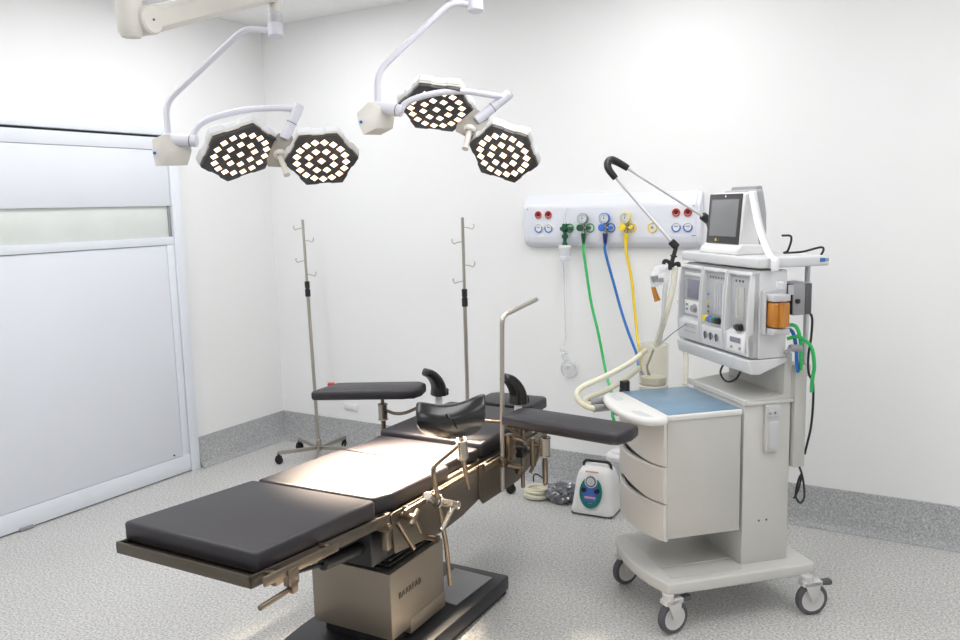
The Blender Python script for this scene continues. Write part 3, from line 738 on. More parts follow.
pan('panel', 'panelgrey', m1, .324, .385, .535, 1.125, 1.325); pan('screen', 'lcd', m1, .320, .40, .50, 1.205, 1.285)
pan('header_strip', 'white', m1, .320, .395, .52, 1.300, 1.314); pan('keypad', 'white', m1, .320, .395, .52, 1.135, 1.195); knob('dial', 'midgrey', m1, .318, .435, 1.165, .016)
for z in (1.172,1.152):
    pan('key', 'greyink', m1, .3165, .49, .508, z, z+.008, .002, .0005)
for z in (1.095,1.085,1.065): pan('print_line', 'midgrey', m1, .3005, .40, .49, z, z+.002, .001, 0)
pan('panel', 'panelgrey', m2, .325, .21, .352, 1.125, 1.322)
for k in range(4):
    v = .225+k*.020; b = B(); cyl(b, (.321,v,1.16), (.321,v,1.29), .006, seg=10); obj('flow_tube', b, 'clear2', m2)
for k in range(11): pan('scale_mark', 'midgrey', m2, .3235, .218, .305, 1.165+k*.0115, 1.1662+k*.0115, .001, 0)
for k in range(6): pan('print_mark', 'darkgrey', m2, .3225, .218+k*.020, .229+k*.020, 1.303, 1.312, .001, 0)
for v, m in ((.330,'yellow'),(.303,'decalblue'),(.275,'midgrey'),(.268,'teal'),(.240,'black')): knob('flow_knob', m, m2, .312, v, 1.138, .0125)
for z, m in ((1.235,'decalblue'),(1.205,'yellow'),(1.185,'darkgrey'),(1.165,'teal')): knob('indicator', m, m2, .323, .337, z, .004, .004)
for v in (.325,.285,.243):
    b = B(); torus(b, (.302,v,1.073), (1,0,.05), .0125, .0022, 20, 6); obj('gauge_ring', b, 'midgrey', m2); pan('gauge_needle', 'darkgrey', m2, .301, v-.004, v+.004, 1.056, 1.086, .003, .001)
pan('panel', 'panelgrey', m3, .325, .045, .176, 1.115, 1.322); pan('tube_window', 'machine2', m3, .322, .085, .135, 1.16, 1.285)
b = B(); cyl(b, (.318,.125,1.165), (.318,.125,1.285), .006, seg=12); obj('flow_tube', b, 'clear2', m3)
for k in range(8): pan('scale_mark', 'midgrey', m3, .3205, .09, .112, 1.17+k*.0145, 1.1713+k*.0145, .001, 0)
for k in range(3): pan('print_mark', 'darkgrey', m3, .3225, .09+k*.022, .102+k*.022, 1.303, 1.312, .001, 0)
knob('dial', 'black', m3, .318, .098, 1.132, .0125, .02); knob('dial', 'darkgrey', m3, .318, .122, 1.132, .010, .014)
pan('lower_plate', 'white', m3, .303, .045, .165, 1.040, 1.105); pan('display', 'lcd', m3, .2995, .072, .140, 1.075, 1.095)
for v in (.075,.130): knob('button', 'midgrey', m3, .2995, v, 1.055, .005, .004)
# the whole instrument block is a little wider than its modules
for o_m in (m1, m2, m3, mh)+tuple(m1.children)+tuple(m2.children)+tuple(m3.children)+tuple(c for c in A.children if c.name.startswith('housing_chin')):
    for v_ in o_m.data.vertices: v_.co.y = .025+(v_.co.y-.025)*1.05
# top shelf
b = B(); prism(b, [(.325,.595),(.318,.30),(.325,.06),(.335,.02),(.36,.008),(.628,.008),(.628,.52),(.58,.595)], (0,0,1.361), (1,0,0), (0,1,0), (0,0,1), .039, .008, seg=3); sf = obj('top_shelf', b, 'modwhite', A)
b = B(); box(b, .585, .607, .0058, .0085, 1.377, 1.391, .0005); obj('shelf_sticker', b, 'sticker', sf)
b = B(); box(b, .609, .622, .0058, .0085, 1.379, 1.389, .0005); b2 = None; obj('shelf_sticker', b, 'greyink', sf)
b = B(); cyl(b, (.585,.08,.978), (.585,.08,1.37), .010, seg=16); box(b, .555,.60,.06,.14,.93,.975,.004); obj('shelf_post', b, 'modgrey', A)
# power box with cables
mp('power_box', 'midgrey', (.470,.545,.0,.10,1.182,1.302), bev=.003)
mp('power_box_face', 'black', (.466,.470,.004,.096,1.186,1.298), bev=.001); mp('power_box_edge', 'darkgrey', (.520,.547,-.002,.0,1.184,1.300), bev=.0005)
b = B(); cyl(b, (.488,-.006,1.235), (.488,0,1.235), .009, seg=16); obj('power_socket', b, 'black', A)
# agent bottle holder
vb = mp('agent_bottle_holder', 'modgrey', (.350,.446,.012,.026,1.115,1.280), (.356,.426,-.050,.015,1.243,1.268), (.356,.426,-.050,.015,1.120,1.143), (.348,.354,-.01,.02,1.115,1.268), bev=.004)
b = B(); box(b, .357, .427, -.050, .008, 1.146, 1.240, .010, 3); obj('amber_reservoir', b, 'amber', vb)
b = B(); cyl(b, (.392,-.052,1.15), (.392,-.052,1.24), .016, seg=16); obj('amber_tube', b, 'amber', vb)
b = B(); cyl(b, (.40,-.02,1.285), (.40,-.02,1.315), .016, seg=16, bev=.004); cyl(b, (.438,-.03,1.265), (.438,-.03,1.30), .010, seg=12); obj('filler_cap', b, 'clear2', vb)
# hoses and cables hanging at the back
def hose(nm, m, pts, r, parent=A):
    b = B(); tube(b, pts, r, 10, 8); return obj(nm, b, m, parent)
hose('green_hose', 'greenhose', [(.47,.03,1.09),(.50,.0,1.10),(.545,-.01,1.06),(.560,-.012,.99),(.562,.0,.93),(.575,.02,.88)], .007)
hose('green_hose', 'greenhose', [(.46,.04,1.14),(.49,.01,1.14),(.505,.0,1.09),(.51,.0,1.02),(.525,.02,.97)], .007)
hose('blue_hose', 'bluehose', [(.46,.05,1.12),(.482,.02,1.12),(.495,.01,1.06),(.50,.01,1.0),(.52,.03,.96)], .007)
hose('power_cable', 'black', [(.545,.02,1.19),(.556,.005,1.17),(.552,.0,1.10),(.535,-.01,1.03),(.545,.0,.96),(.578,.015,.90),(.586,.03,.75),(.582,.06,.62)], .0045)
hose('power_cable', 'black', [(.62,.12,1.36),(.62,.05,1.40),(.60,.02,1.43),(.56,.08,1.412),(.50,.11,1.408)], .0042)
hose('power_cable', 'black', [(.50,.11,1.408),(.505,.09,1.42),(.51,.08,1.47),(.49,.11,1.475)], .0042)
hose('sensor_cable', 'black', [(.38,.30,.975),(.35,.30,.92),(.35,.255,.89),(.36,.20,.91),(.38,.18,.965)], .0042)
hose('coiled_cable', 'black', [(.56,.10,.60),(.56,.06,.57),(.556,.03,.53),(.55,.01,.47),(.54,.02,.44),(.54,.05,.46),(.55,.05,.52),(.55,.03,.55),(.545,.04,.49),(.54,.06,.445)], .0042)
b = B(); cyl(b, (.46,.0,1.06), (.51,.0,1.055), .014, seg=16, bev=.003); cyl(b, (.44,.0,1.04),(.47,.0,1.06),.008); obj('gas_outlet', b, 'midgrey', A)
# absorber canister on the left side
CU, CV, CZ = 0.187, 0.578, 0.798
b = B(); lathe(b, [(.064,.03),(.066,.185),(.068,.19),(.068,.200),(.062,.200),(.062,.19),(.060,.032),(.0,.03)], (CU,CV,CZ+.003), (0,0,1), 36); cn = obj('absorber_canister', b, 'cream2', A)
b = B(); lathe(b, [(0,0),(.062,0),(.064,.006),(.064,.020),(.061,.024),(0,.024)], (CU,CV,CZ+.003), (0,0,1), 36); obj('canister_base', b, 'offwhite', cn)
b = B(); lathe(b, [(0,.002),(.054,.0),(.054,.03),(0,.036)], (CU,CV,CZ+.03), (0,0,1), 28); obj('soda_lime', b, 'offwhite', cn)
b = B(); tube(b, [(CU,CV,CZ+.18),(CU-.01,CV+.01,CZ+.14),(CU-.02,CV+.02,CZ+.10),(CU-.01,CV+.01,CZ+.06)], .005, 8, 5); obj('inner_tube', b, 'darkgrey', cn)
b = B(); cyl(b, (CU-.012,CV+.022,CZ+.055),(CU-.02,CV+.025,CZ+.11),.004); obj('inner_probe', b, 'navy', cn)
b = B(); cyl(b, (CU,CV,CZ-.05), (CU,CV,CZ+.006), .03, seg=20); box(b, CU-.03, CU+.24, .500, CV+.03, CZ-.06, CZ-.036, .006); cyl(b, (CU+.20,.45,CZ-.05), (CU+.20,CV,CZ-.05), .018); obj('absorber_bracket', b, 'modgrey', A)
b = B(); lathe(b, [(0,0),(.024,0),(.021,.008),(.0215,.040),(.018,.045),(0,.045)], (0.025,0.517,0.819), (0,0,1), 24); vk = obj('relief_valve_knob', b, 'black', A)
b = B(); p = V3((0.025,0.517,0.819)); tube(b, [p, p+Vector((-.0,.02,-.03)), p+Vector((.02,-.01,-.05)), (CU,CV,CZ-.045)], .018, 12, 4); obj('valve_elbow', b, 'black', A)
b = B(); tube(b, [(-0.072,0.434,0.794), (-0.038,0.462,0.763), (0.006,0.511,0.735), (CU,CV,CZ-.05)], .020, 12, 4); obj('port_body', b, 'black', A)
for (p, q) in (((2.904,-1.163,0.779),(2.950,-1.113,0.778)),((2.870,-1.124,0.789),(2.912,-1.074,0.793))):
    b = B(); cyl(b, p, q, .0155, seg=20, bev=.002); torus(b, p, V3(q)-V3(p), .0155, .002, 20, 6); obj('hose_port', b, 'midgrey', A, world=True)

# ---- patient monitor on the shelf
PM = thing('patient_monitor', 'boxy white patient monitor with dark-framed grey screen standing on the trolley top shelf', 'monitor', ML(.415,.325,1.398), MR)
def PL(u, v, z): return (u-.42, v-.31, z-1.40)
def pmesh(nm, m, pts_uz, v0, v1, bev, parent=PM, seg=3):
    b = B(); prism(b, pts_uz, (0,v0,0), (1,0,0), (0,0,1), (0,1,0), v1-v0, bev, seg=seg)
    b.transform(Matrix.Translation((-.42,-.31,-1.40))); return obj(nm, b, m, parent)
pmesh('body', 'white', [(.368,1.425),(.386,1.643),(.44,1.645),(.462,1.42)], .186, .440, .012)
pmesh('foot', 'white', [(.345,1.401),(.35,1.425),(.375,1.445),(.47,1.44),(.475,1.401)], .170, .455, .008)
pmesh('rear_shell', 'shellgrey', [(.425,1.42),(.440,1.655),(.480,1.655),(.498,1.56),(.500,1.42)], .196, .430, .012)
fr = pmesh('carry_handle', 'midgrey', [(.462,1.652),(.466,1.668),(.488,1.668),(.492,1.645)], .22, .41, .005)
bz = pmesh('bezel', 'bezel', [(.366,1.443),(.372,1.441),(.388,1.640),(.382,1.640)], .192, .434, .0025)
pmesh('screen', 'screen', [(.3667,1.472),(.3717,1.471),(.3842,1.618),(.3792,1.618)], .209, .413, .001, bz)
pmesh('alarm_key', 'yellow', [(.3645,1.452),(.37,1.451),(.371,1.462),(.3655,1.463)], .352, .362, .001, bz)
pmesh('key', 'darkgrey', [(.3645,1.452),(.37,1.451),(.371,1.462),(.3655,1.463)], .326, .336, .001, bz)
pmesh('maker_mark', 'white', [(.3805,1.626),(.385,1.625),(.3855,1.634),(.381,1.634)], .306, .314, .0005, bz)
# strip of paper hanging over the monitor side and shelf edge
b = B(); pts = [(.40,.20,1.645),(.395,.178,1.60),(.385,.12,1.50),(.375,.04,1.412),(.37,-.001,1.395),(.37,-.004,1.35)]
P_ = catmull(pts, 6); a = [b.verts.new(ML(p.x, p.y, p.z)) for p in P_]; c = [b.verts.new(ML(p.x+.035, p.y, p.z)) for p in P_]
for i in range(len(P_)-1): b.faces.new([a[i], a[i+1], c[i+1], c[i]])
og = ML(.39,.0,1.40); b.transform(Matrix.Translation(-og)); ps = obj('paper_strip', b, 'paper'); ps.location = og
sm = ps.modifiers.new('thick', 'SOLIDIFY'); sm.thickness = .0012
tag(ps, 'long white paper strip draped from the monitor over the edge of the trolley shelf', 'paper')

# ---- jointed hose-support arm
HA = thing('hose_support_arm', 'thin jointed metal arm with black elbows beside the patient monitor', 'support arm', (3.224,-0.706,1.540), 0)
e0 = (2.876,-0.921,1.792); e1 = (2.924,-0.873,1.767); e2 = (2.903,-0.939,1.729)
def wobj(nm, m, f, parent, **k):
    b = B(); f(b); return obj(nm, b, m, parent, world=True)
wobj('upper_rod', 'rod', lambda b: cyl(b, e1, (3.220,-0.708,1.544), .0062, seg=12), HA)
wobj('lower_rod', 'rod', lambda b: cyl(b, e2, (3.135,-0.870,1.442), .0062, seg=12), HA)
wobj('elbow', 'black', lambda b: tube(b, [(2.939,-0.866,1.756), (2.905,-0.882,1.780), (2.881,-0.912,1.793), (2.875,-0.936,1.776), (2.886,-0.946,1.750), (2.911,-0.937,1.714)], lambda t: .0135+.003*math.sin(PI*t), 12, 5), HA)
wobj('base_joint', 'black', lambda b: (cyl(b, (3.212,-0.711,1.551), (3.236,-0.689,1.526), .018, seg=14, bev=.003), cyl(b, (3.232,-0.691,1.531), (3.226,-0.601,1.459), .012)), HA)
wobj('wrist_joint', 'black', lambda b: (cyl(b, (3.128,-0.873,1.450), (3.152,-0.862,1.423), .016, seg=14, bev=.003), cyl(b, (3.149,-0.864,1.427), (3.136,-0.883,1.360), .009, seg=12), torus(b, (3.142,-0.875,1.388), (.2,0,1), .011, .004)), HA)
def hk(b):
    tube(b, [(3.107,-0.900,1.356), (3.110,-0.896,1.369), (3.123,-0.889,1.366), (3.134,-0.885,1.354), (3.149,-0.876,1.355), (3.161,-0.868,1.357), (3.162,-0.870,1.343)], .008, 10, 4)
    cyl(b, (3.134,-0.884,1.360), (3.136,-0.888,1.331), .013, seg=12)
wobj('hose_holder', 'black', hk, HA)
# breathing mask end and limbs hanging from the holder
BC = thing('breathing_circuit', 'cream corrugated breathing tubes looping from the canister and hanging from the jointed arm', 'breathing circuit', (3.115,-0.963,1.088), 0)
wobj('hanging_limb', 'cream3', lambda b: tube(b, [(3.152,-0.888,1.340), (3.152,-0.911,1.271), (3.136,-0.937,1.169), (3.086,-0.865,1.072), (3.045,-0.808,0.996)], .0125, 10, 6, rib=.006), BC)
wobj('hanging_limb', 'clear2', lambda b: tube(b, [(3.121,-0.883,1.339), (3.115,-0.902,1.248), (3.091,-0.852,1.135), (3.056,-0.801,0.996)], .010, 10, 6, rib=.006), BC)
wobj('upper_loop', 'hosecream', lambda b: tube(b, [(3.009,-0.833,0.975), (2.973,-0.932,0.933), (2.910,-1.047,0.893), (2.857,-1.154,0.867), (2.841,-1.191,0.843), (2.854,-1.200,0.813), (2.883,-1.186,0.788), (2.908,-1.161,0.778)], .0112, 10, 6, rib=.006), BC)
wobj('lower_loop', 'hosecream', lambda b: tube(b, [(2.990,-0.857,0.899), (2.958,-0.952,0.866), (2.909,-1.034,0.830), (2.868,-1.097,0.813), (2.848,-1.135,0.798), (2.863,-1.129,0.785), (2.877,-1.119,0.789)], .0112, 10, 6, rib=.006), BC)
wobj('side_limb', 'cream3', lambda b: tube(b, [(3.019,-0.387,1.145), (3.030,-0.403,1.003), (3.056,-0.407,0.884), (3.074,-0.476,0.754)], .012, 10, 6, rib=.006), BC)
wobj('sample_line', 'greyink', lambda b: tube(b, [(3.176,-0.807,1.095), (3.118,-0.802,1.052), (3.060,-0.798,1.000)], .0022, 8, 6), BC)
wobj('mask_elbow', 'clear2', lambda b: (tube(b, [(3.113,-0.911,1.341), (3.089,-0.927,1.333), (3.083,-0.947,1.306), (3.088,-0.950,1.265)], .017, 12, 5), cyl(b, (3.108,-0.933,1.297), (3.098,-0.942,1.281), .016, seg=14)), BC)
wobj('valve_disc', 'midgrey', lambda b: (cyl(b, (3.089,-0.966,1.312), (3.094,-0.967,1.287), .016, .012, 14), cyl(b, (3.114,-0.952,1.303), (3.117,-0.953,1.286), .010, .009, 12)), BC)
wobj('connector', 'amber', lambda b: tube(b, [(3.081,-0.954,1.265), (3.090,-0.954,1.236), (3.100,-0.952,1.207)], lambda t: .009+.004*t, 10, 4), BC)

# ================================================================ GAS PANEL ON THE BACK WALL
GP = thing('wall_gas_console', 'long white wall-mounted gas outlet console with coloured sockets on the back wall', 'gas outlet console', (2.51,0,1.37), 0)
b = B(); prof = [(0,1.372),(-.020,1.374),(-.038,1.384),(-.052,1.402),(-.060,1.432),(-.060,1.590),(-.056,1.606),(-.018,1.660),(0,1.664)]
t = B(); prism(t, prof, (2.03,0,0), (0,1,0), (0,0,1), (1,0,0), .965, .006, seg=3)
GW = MW[GP]
bx = obj('console_body', t, 'panelw', GP, world=True)
for x0, x1 in ((2.008,2.034),(2.991,3.017)):
    t = B(); prism(t, [(y*(.985), z+(.003 if z < 1.5 else -.003)) for y, z in prof], (x0,0,0), (0,1,0), (0,0,1), (1,0,0), x1-x0, .008, seg=3); obj('end_cap', t, 'panelw', GP, world=True)
def ring(x, z, m, a0=0., a1=2*PI, Rm=.019, r=.0028):
    t = B(); torus(t, (x,-.0605,z), (0,-1,0), Rm, r, 32, 8, a0, a1); return t
def sock(nm, x, z, ringm, facem, kind):
    t = B(); lathe(t, [(0,0),(.026,0),(.0265,.002),(.025,.004),(.018,.0045),(0,.0045)], (x,-.0595,z), (0,-1,0), 28); o = obj(nm, t, facem, GP, world=True)
    if kind == 'red':
        t = B(); torus(t, (x,-.0645,z), (0,-1,0), .0175, .0045, 32, 8); obj('ring', t, 'red', o, world=True)
        t = B(); cyl(t, (x,-.0655,z+.002), (x,-.063,z+.002), .0125, seg=24); obj('recess', t, 'darkred', o, world=True)
    else:
        half = kind == 'half'
        x_, y_, z_ = frame((0,-1,0))
        # lower half ring: angles measured in the frame, found by direction
        segs = []
        t = B()
        if half:
            ang = math.atan2(Vector((0,0,-1)).dot(y_), Vector((0,0,-1)).dot(x_)); torus(t, (x,-.0645,z), (0,-1,0), .0215, .0034, 24, 8, ang-PI*.62, ang+PI*.62)
            obj('ring', t, ringm, o, world=True)
            t = B(); torus(t, (x,-.0640,z), (0,-1,0), .0215, .0028, 16, 8, ang+PI*.62, ang+PI*1.38); obj('ring_upper', t, 'modgrey', o, world=True)
            t = B(); box(t, x-.010, x+.010, -.0655, -.064, z+.002, z+.007, .0005); obj('print', t, 'greyink', o, world=True)
        else:
            torus(t, (x,-.0645,z), (0,-1,0), .0225, .0036, 28, 8); obj('ring', t, ringm, o, world=True)
            t = B(); cyl(t, (x,-.070,z), (x,-.063,z), .008, seg=16); obj('probe_hole', t, 'midgrey', o, world=True)
    return o
for x in (2.105,2.167,2.894,2.955): sock('power_socket', x, 1.555, 'red', 'white', 'red'); sock('vacuum_socket', x, 1.480, 'blue', 'white', 'half')
for x, m in ((2.297,'green'),(2.418,'green'),(2.538,'blue'),(2.656,'yellow'),(2.768,'yellow')): sock('gas_outlet', x, 1.480, m, 'white', 'full')
for x, z in ((2.035,1.588),(2.985,1.588)):
    t = B(); cyl(t, (x,-.062,z), (x,-.059,z), .003, seg=10); obj('screw', t, 'darkgrey', GP, world=True)
t = B(); box(t, 2.975, 2.995, -.0612, -.0598, 1.435, 1.440, .0002); obj('maker_mark', t, 'greyink', GP, world=True)
# regulators
def regulator(label, x, gm, fm, dm, face=None):
    r = thing('pressure_regulator', label, 'regulator', (x+.010,-.066,1.482), 0, 'pressure regulators')
    b = B(); cyl(b, (-.030,-.012,0), (.034,-.012,0), .010, seg=18, bev=.002); cyl(b, (0,-.010,-.028), (0,-.010,.03), .009, seg=14); cyl(b, (.034,0,0), (.034,-.024,0), .009, seg=18, bev=.002); obj('body', b, 'chrome', r)
    b = B(); cyl(b, (-.012,-.038,0), (-.012,-.010,0), .019, .017, 20, bev=.003); obj('knob', b, fm, r)
    b = B(); cyl(b, (.034,-.036,0), (.034,-.018,0), .0105, seg=16, bev=.002); obj('plug', b, fm, r)
    b = B(); lathe(b, [(0,0),(.028,0),(.029,.004),(.029,.020),(.026,.022),(.026,.0195),(0,.0195)], (0,-.008,.050), (0,-1,0), 32); g = obj('gauge', b, gm, r)
    b = B(); cyl(b, (0,-.0270,.050), (0,-.0282,.050), .0255, seg=28); obj('dial_face', b, 'gauge', g)
    b = B(); box(b, -.001, .001, -.0292, -.0282, .045, .068); cyl(b, (0,-.0292,.050),(0,-.028,.050),.003,seg=10); torus(b, (0,-.0284,.05), (0,-1,0), .019, .0007, 24, 4, .6, 5.2); obj('needle', b, 'darkgrey', g)
    b = B(); cyl(b, (0,-.010,-.064), (0,-.010,-.030), .011, .014, 6, bev=.002); cyl(b, (0,-.010,-.085), (0,-.010,-.064), .009, .011, 14); obj('hose_nut', b, dm, r)
    return r
regulator('green-knobbed pressure regulator and gauge feeding the green hose', 2.374, 'midgrey', 'dkgreen', 'dkgreen')
regulator('blue pressure regulator and gauge feeding the blue hose', 2.500, 'blue', 'blue', 'navy')
regulator('yellow pressure regulator and gauge feeding the yellow hose', 2.617, 'yellow', 'yellow', 'yellow')
HX = ((2.374,'greenhose','green gas hose hanging from the green regulator, drooping behind the trolley','dkgreen'),(2.500,'bluehose','blue gas hose running from the blue regulator down behind the canister',''),(2.617,'yellowhose','yellow gas hose running down from the yellow regulator',''))
def whose(nm, m, label, pts):
    o3 = V3(pts[0]); b = B(); tube(b, [V3(p)-o3 for p in pts], .0075, 12, 8); o = obj(nm, b, m); o.location = o3; tag(o, label, 'hose', 'wall gas hoses'); return o
whose('gas_hose', 'greenhose', HX[0][2], [(2.384,-.076,1.40), (2.386,-.078,1.35), (2.434,-0.100,1.091), (2.493,-0.140,0.924), (2.571,-0.220,0.721), (2.781,-0.659,0.716), (2.865,-0.748,0.578), ML(.42,.50,.50), ML(.46,.465,.45)])
whose('gas_hose', 'bluehose', HX[1][2], [(2.510,-.076,1.40), (2.512,-.079,1.35), (2.570,-0.100,1.177), (2.645,-0.150,0.999), (2.742,-0.240,0.854), (2.923,-0.563,0.781), ML(.46,.50,.62), ML(.505,.47,.60)])
whose('gas_hose', 'yellowhose', HX[2][2], [(2.627,-.076,1.40), (2.630,-.078,1.35), (2.664,-0.090,1.205), (2.698,-0.120,0.997), (2.746,-0.200,0.869), (2.899,-0.467,0.736), ML(.50,.52,.72), ML(.53,.47,.70)])
# oxygen flowmeter with humidifier bottle
FM = thing('humidifier_flowmeter', 'dark green flowmeter valve with white humidifier bottle at the left of the gas panel', 'flowmeter', (2.262,-.10,1.33), 0)
def fm_(nm, m, f): b = B(); f(b); b.transform(Matrix.Translation((.011,0,0))); return obj(nm, b, m, FM, world=True)
fm_('valve', 'dkgreen', lambda b: (cyl(b, (2.266,-.085,1.40), (2.266,-.085,1.50), .010, seg=14), cyl(b, (2.24,-.085,1.478), (2.297,-.085,1.478), .010, seg=14), cyl(b, (2.266,-.11,1.478), (2.266,-.08,1.478), .016, .013, 16, bev=.003), cyl(b, (2.266,-.085,1.425), (2.266,-.085,1.445), .018, seg=8, bev=.002), cyl(b, (2.266,-.085,1.385), (2.266,-.085,1.405), .017, .012, 12), cyl(b, (2.266,-.085,1.490), (2.266,-.085,1.505), .015, seg=12, bev=.003)))
fm_('plug', 'dkgreen', lambda b: cyl(b, (2.297,-.064,1.478), (2.297,-.095,1.478), .011, seg=14))
fm_('flow_tube', 'clear2', lambda b: cyl(b, (2.266,-.085,1.505), (2.266,-.085,1.59), .008, seg=14))
bt = fm_('bottle', 'bottlewhite', lambda b: lathe(b, [(0,0),(.030,.002),(.033,.008),(.033,.03),(.0315,.033),(.033,.036),(.033,.082),(.030,.086),(0,.086)], (2.266,-.085,1.298), (0,0,1), 24))
b = B(); cyl(b, (2.277,-.085,1.368), (2.277,-.085,1.388), .0345, seg=24, bev=.004); obj('bottle_cap', b, 'white', bt, world=True)
b = B(); o3 = Vector((2.24,-.05,1.30)); pts = [(2.255,-.06,1.298),(2.245,-.03,1.20),(2.243,-.02,1.0),(2.243,-.02,.86),(2.225,-.02,.80),(2.215,-.02,.79),(2.230,-.02,.77)]
tube(b, [V3(p)-o3 for p in pts], .004, 8, 8)
b.normal_update(); ct = obj('oxygen_tube', b, 'clear2'); ct.location = o3; tag(ct, 'thin clear oxygen tube hanging straight down the wall below the humidifier bottle', 'tube')
b = B(); o3 = Vector((2.264,-.02,.68)); 
for k in range(3): torus(b, (0,-.004*k+.004,0), (0,1,.05*k), .052-.004*k, .0035, 36, 8)
tube(b, [(-.02,0,.10),(-.035,0,.075),(-.02,0,.05)], .012, 8, 4); cl2 = obj('coil', b, 'clear2'); cl2.location = o3
tag(cl2, 'small coil of clear tubing with paper tag on the wall below the humidifier', 'tubing')
b = B(); box(b, -.014, .020, -.018, -.016, -.004, .030, .0005); tg = obj('paper_tag', b, 'paper', cl2)
b = B(); 
for k in range(3): box(b, -.010, .016, -.0190, -.0182, .002+k*.008, .006+k*.008)
obj('tag_print', b, 'midgrey', tg)

# ================================================================ DRIP STANDS
def drip_stand(label, x, y, leanx, leany, rot, hooks=1):
    s = thing('drip_stand', label, 'drip stand', (x,y,0), 0, 'drip stands')
    def q(z): return Vector((leanx*z, leany*z, z))
    b = B(); cyl(b, q(.07), q(1.12), .011, seg=14); obj('lower_pole', b, 'polesteel', s)
    b = B(); cyl(b, q(1.05), q(1.553), .0085, seg=14, bev=.002); obj('upper_pole', b, 'polesteel', s)
    b = B(); cyl(b, q(1.055), q(1.105), .017, seg=16, bev=.003); cyl(b, q(1.11), q(1.155), .016, seg=16, bev=.003); cyl(b, q(1.10), q(1.115), .013); obj('height_collar', b, 'black', s)
    b = B(); cyl(b, (0,0,.05), (0,0,.13), .017, seg=16, bev=.003); obj('hub', b, 'chrome', s)
    for k, (z, sg) in enumerate(((1.50,-1),(1.42,1),(1.29,-1),(1.20,1))):
        sg *= hooks; c, s_ = math.cos(R(30)), math.sin(R(30)); p = q(z)
        b = B(); tube(b, [p, p+Vector((sg*.035*c,sg*.035*s_,-.006)), p+Vector((sg*.052*c,sg*.052*s_,-.012)), p+Vector((sg*.062*c,sg*.062*s_,.004)), p+Vector((sg*.060*c,sg*.060*s_,.016))], .0028, 8, 4); obj('hook', b, 'polesteel', s)
    for k in range(5):
        a = R(rot+72*k); d = Vector((math.cos(a), math.sin(a), 0)); e = Vector((-d.y, d.x, 0))
        b = B(); prism(b, [(0,-.011),(.27,-.009),(.27,.009),(0,.011)], (0,0,.060), d, e, (0,0,1), .024, .003); lg = obj('leg', b, 'polesteel', s)
        c = d*.262; b = B(); ce = c+Vector((0,0,.025))+e*.0; 
        for m_ in (-1, 1): lathe(b, [(0,-.007),(.020,-.007),(.0245,-.003),(.0245,.003),(.020,.007),(0,.007)], ce+e*.012*m_, e, 20)
        cyl(b, ce-e*.02, ce+e*.02, .006); cyl(b, c+Vector((0,0,.045)), c+Vector((0,0,.07)), .010); box(b, c.x-.016, c.x+.016, c.y-.016, c.y+.016, .034, .054, .005)
        obj('castor', b, 'rubber', s)
    return s
drip_stand('stainless drip stand on castors in the left corner, seen past the left arm board', 0.590, -0.293, -0.0834, 0.0647, 18, 1)
drip_stand('stainless drip stand against the back wall, rising behind the middle of the table', 1.77, -.33, 0, 0, 4, -1)

# ================================================================ SUCTION PUMP AND THINGS ON THE FLOOR
SP = thing('suction_pump', 'small white suction pump with green oval panel and black handle on the floor', 'suction pump', (2.565,-.34,0), R(4))
# local: x right, -y front
def ring_at(z, hx, y0, y1, r=.03):
    pts = []
    for cx, cy, a0 in ((hx-r,y1-r,0),(-hx+r,y1-r,90),(-hx+r,y0+r,180),(hx-r,y0+r,270)):
        for k in range(5):
            a = R(a0+90*k/4); pts.append((cx+r*math.cos(a), cy+r*math.sin(a), z))
    return pts
b = B(); lv = [(.012,.113,-.095,.10),(.03,.116,-.098,.102),(.045,.111,-.093,.10),(.12,.103,-.078,.098),(.18,.098,-.062,.09),(.215,.090,-.050,.08),(.237,.076,-.034,.07),(.246,.052,-.015,.055)]
rs = [[b.verts.new(p) for p in ring_at(*l, r=min(.03, l[1]*.35))] for l in lv]
for a, c in zip(rs, rs[1:]):
    for k in range(20): b.faces.new([a[k], a[(k+1) % 20], c[(k+1) % 20], c[k]])
b.faces.new(rs[0][::-1]); b.faces.new(rs[-1]); bd = obj('body', b, 'pumpw', SP)
for v in [0]: pass
b = B(); box(b, -.112, .112, -.09, .098, .004, .014, .004); 
for x in (-.09,.09):
    for y in (-.07,.08): cyl(b, (x,y,0), (x,y,.006), .012)
obj('base_plate', b, 'tyre', SP)
sd = Vector((0, .033, .17)).normalized()   # slope of the front face
n_ = Vector((0,-sd.z,sd.y)); o_ = Vector((-.005,-.0795,.125))
def oval(s, off, th, m, nm, par, sx=.060, sz=.082, c=(0,0)):
    b = B(); prism(b, [((sx*s)*math.cos(k*PI/20)+c[0], (sz*s)*math.sin(k*PI/20)+c[1]) for k in range(40)], o_+n_*off, (1,0,0), sd, n_, th, 0); return obj(nm, b, m, par)
ov = oval(1, -.012, .020, 'teal', 'oval_panel', bd)
b = B(); prism(b, [(-.028,-.046),(.028,-.046),(.046,-.002),(.036,.045),(-.036,.045),(-.046,-.002)], o_+n_*.0075, (1,0,0), sd, n_, .002, 0); obj('panel_centre', b, 'decalblue', ov)
b = B(); prism(b, [(-.030,-.030),(.030,-.030),(.030,-.020),(-.030,-.020)], o_+n_*.0096, (1,0,0), sd, n_, .001, 0); obj('name_strip', b, 'pinkink', ov)
b = B(); prism(b, [(-.010,-.056),(.012,-.056),(.012,-.052),(-.010,-.052)], o_+n_*.0081, (1,0,0), sd, n_, .001, 0); obj('name_strip', b, 'greyink', ov)
gc = o_+sd*.058
b = B(); lathe(b, [(0,-.005),(.034,-.005),(.034,.010),(0,.010)], gc, n_, 32); gh = obj('gauge_housing', b, 'white', bd)
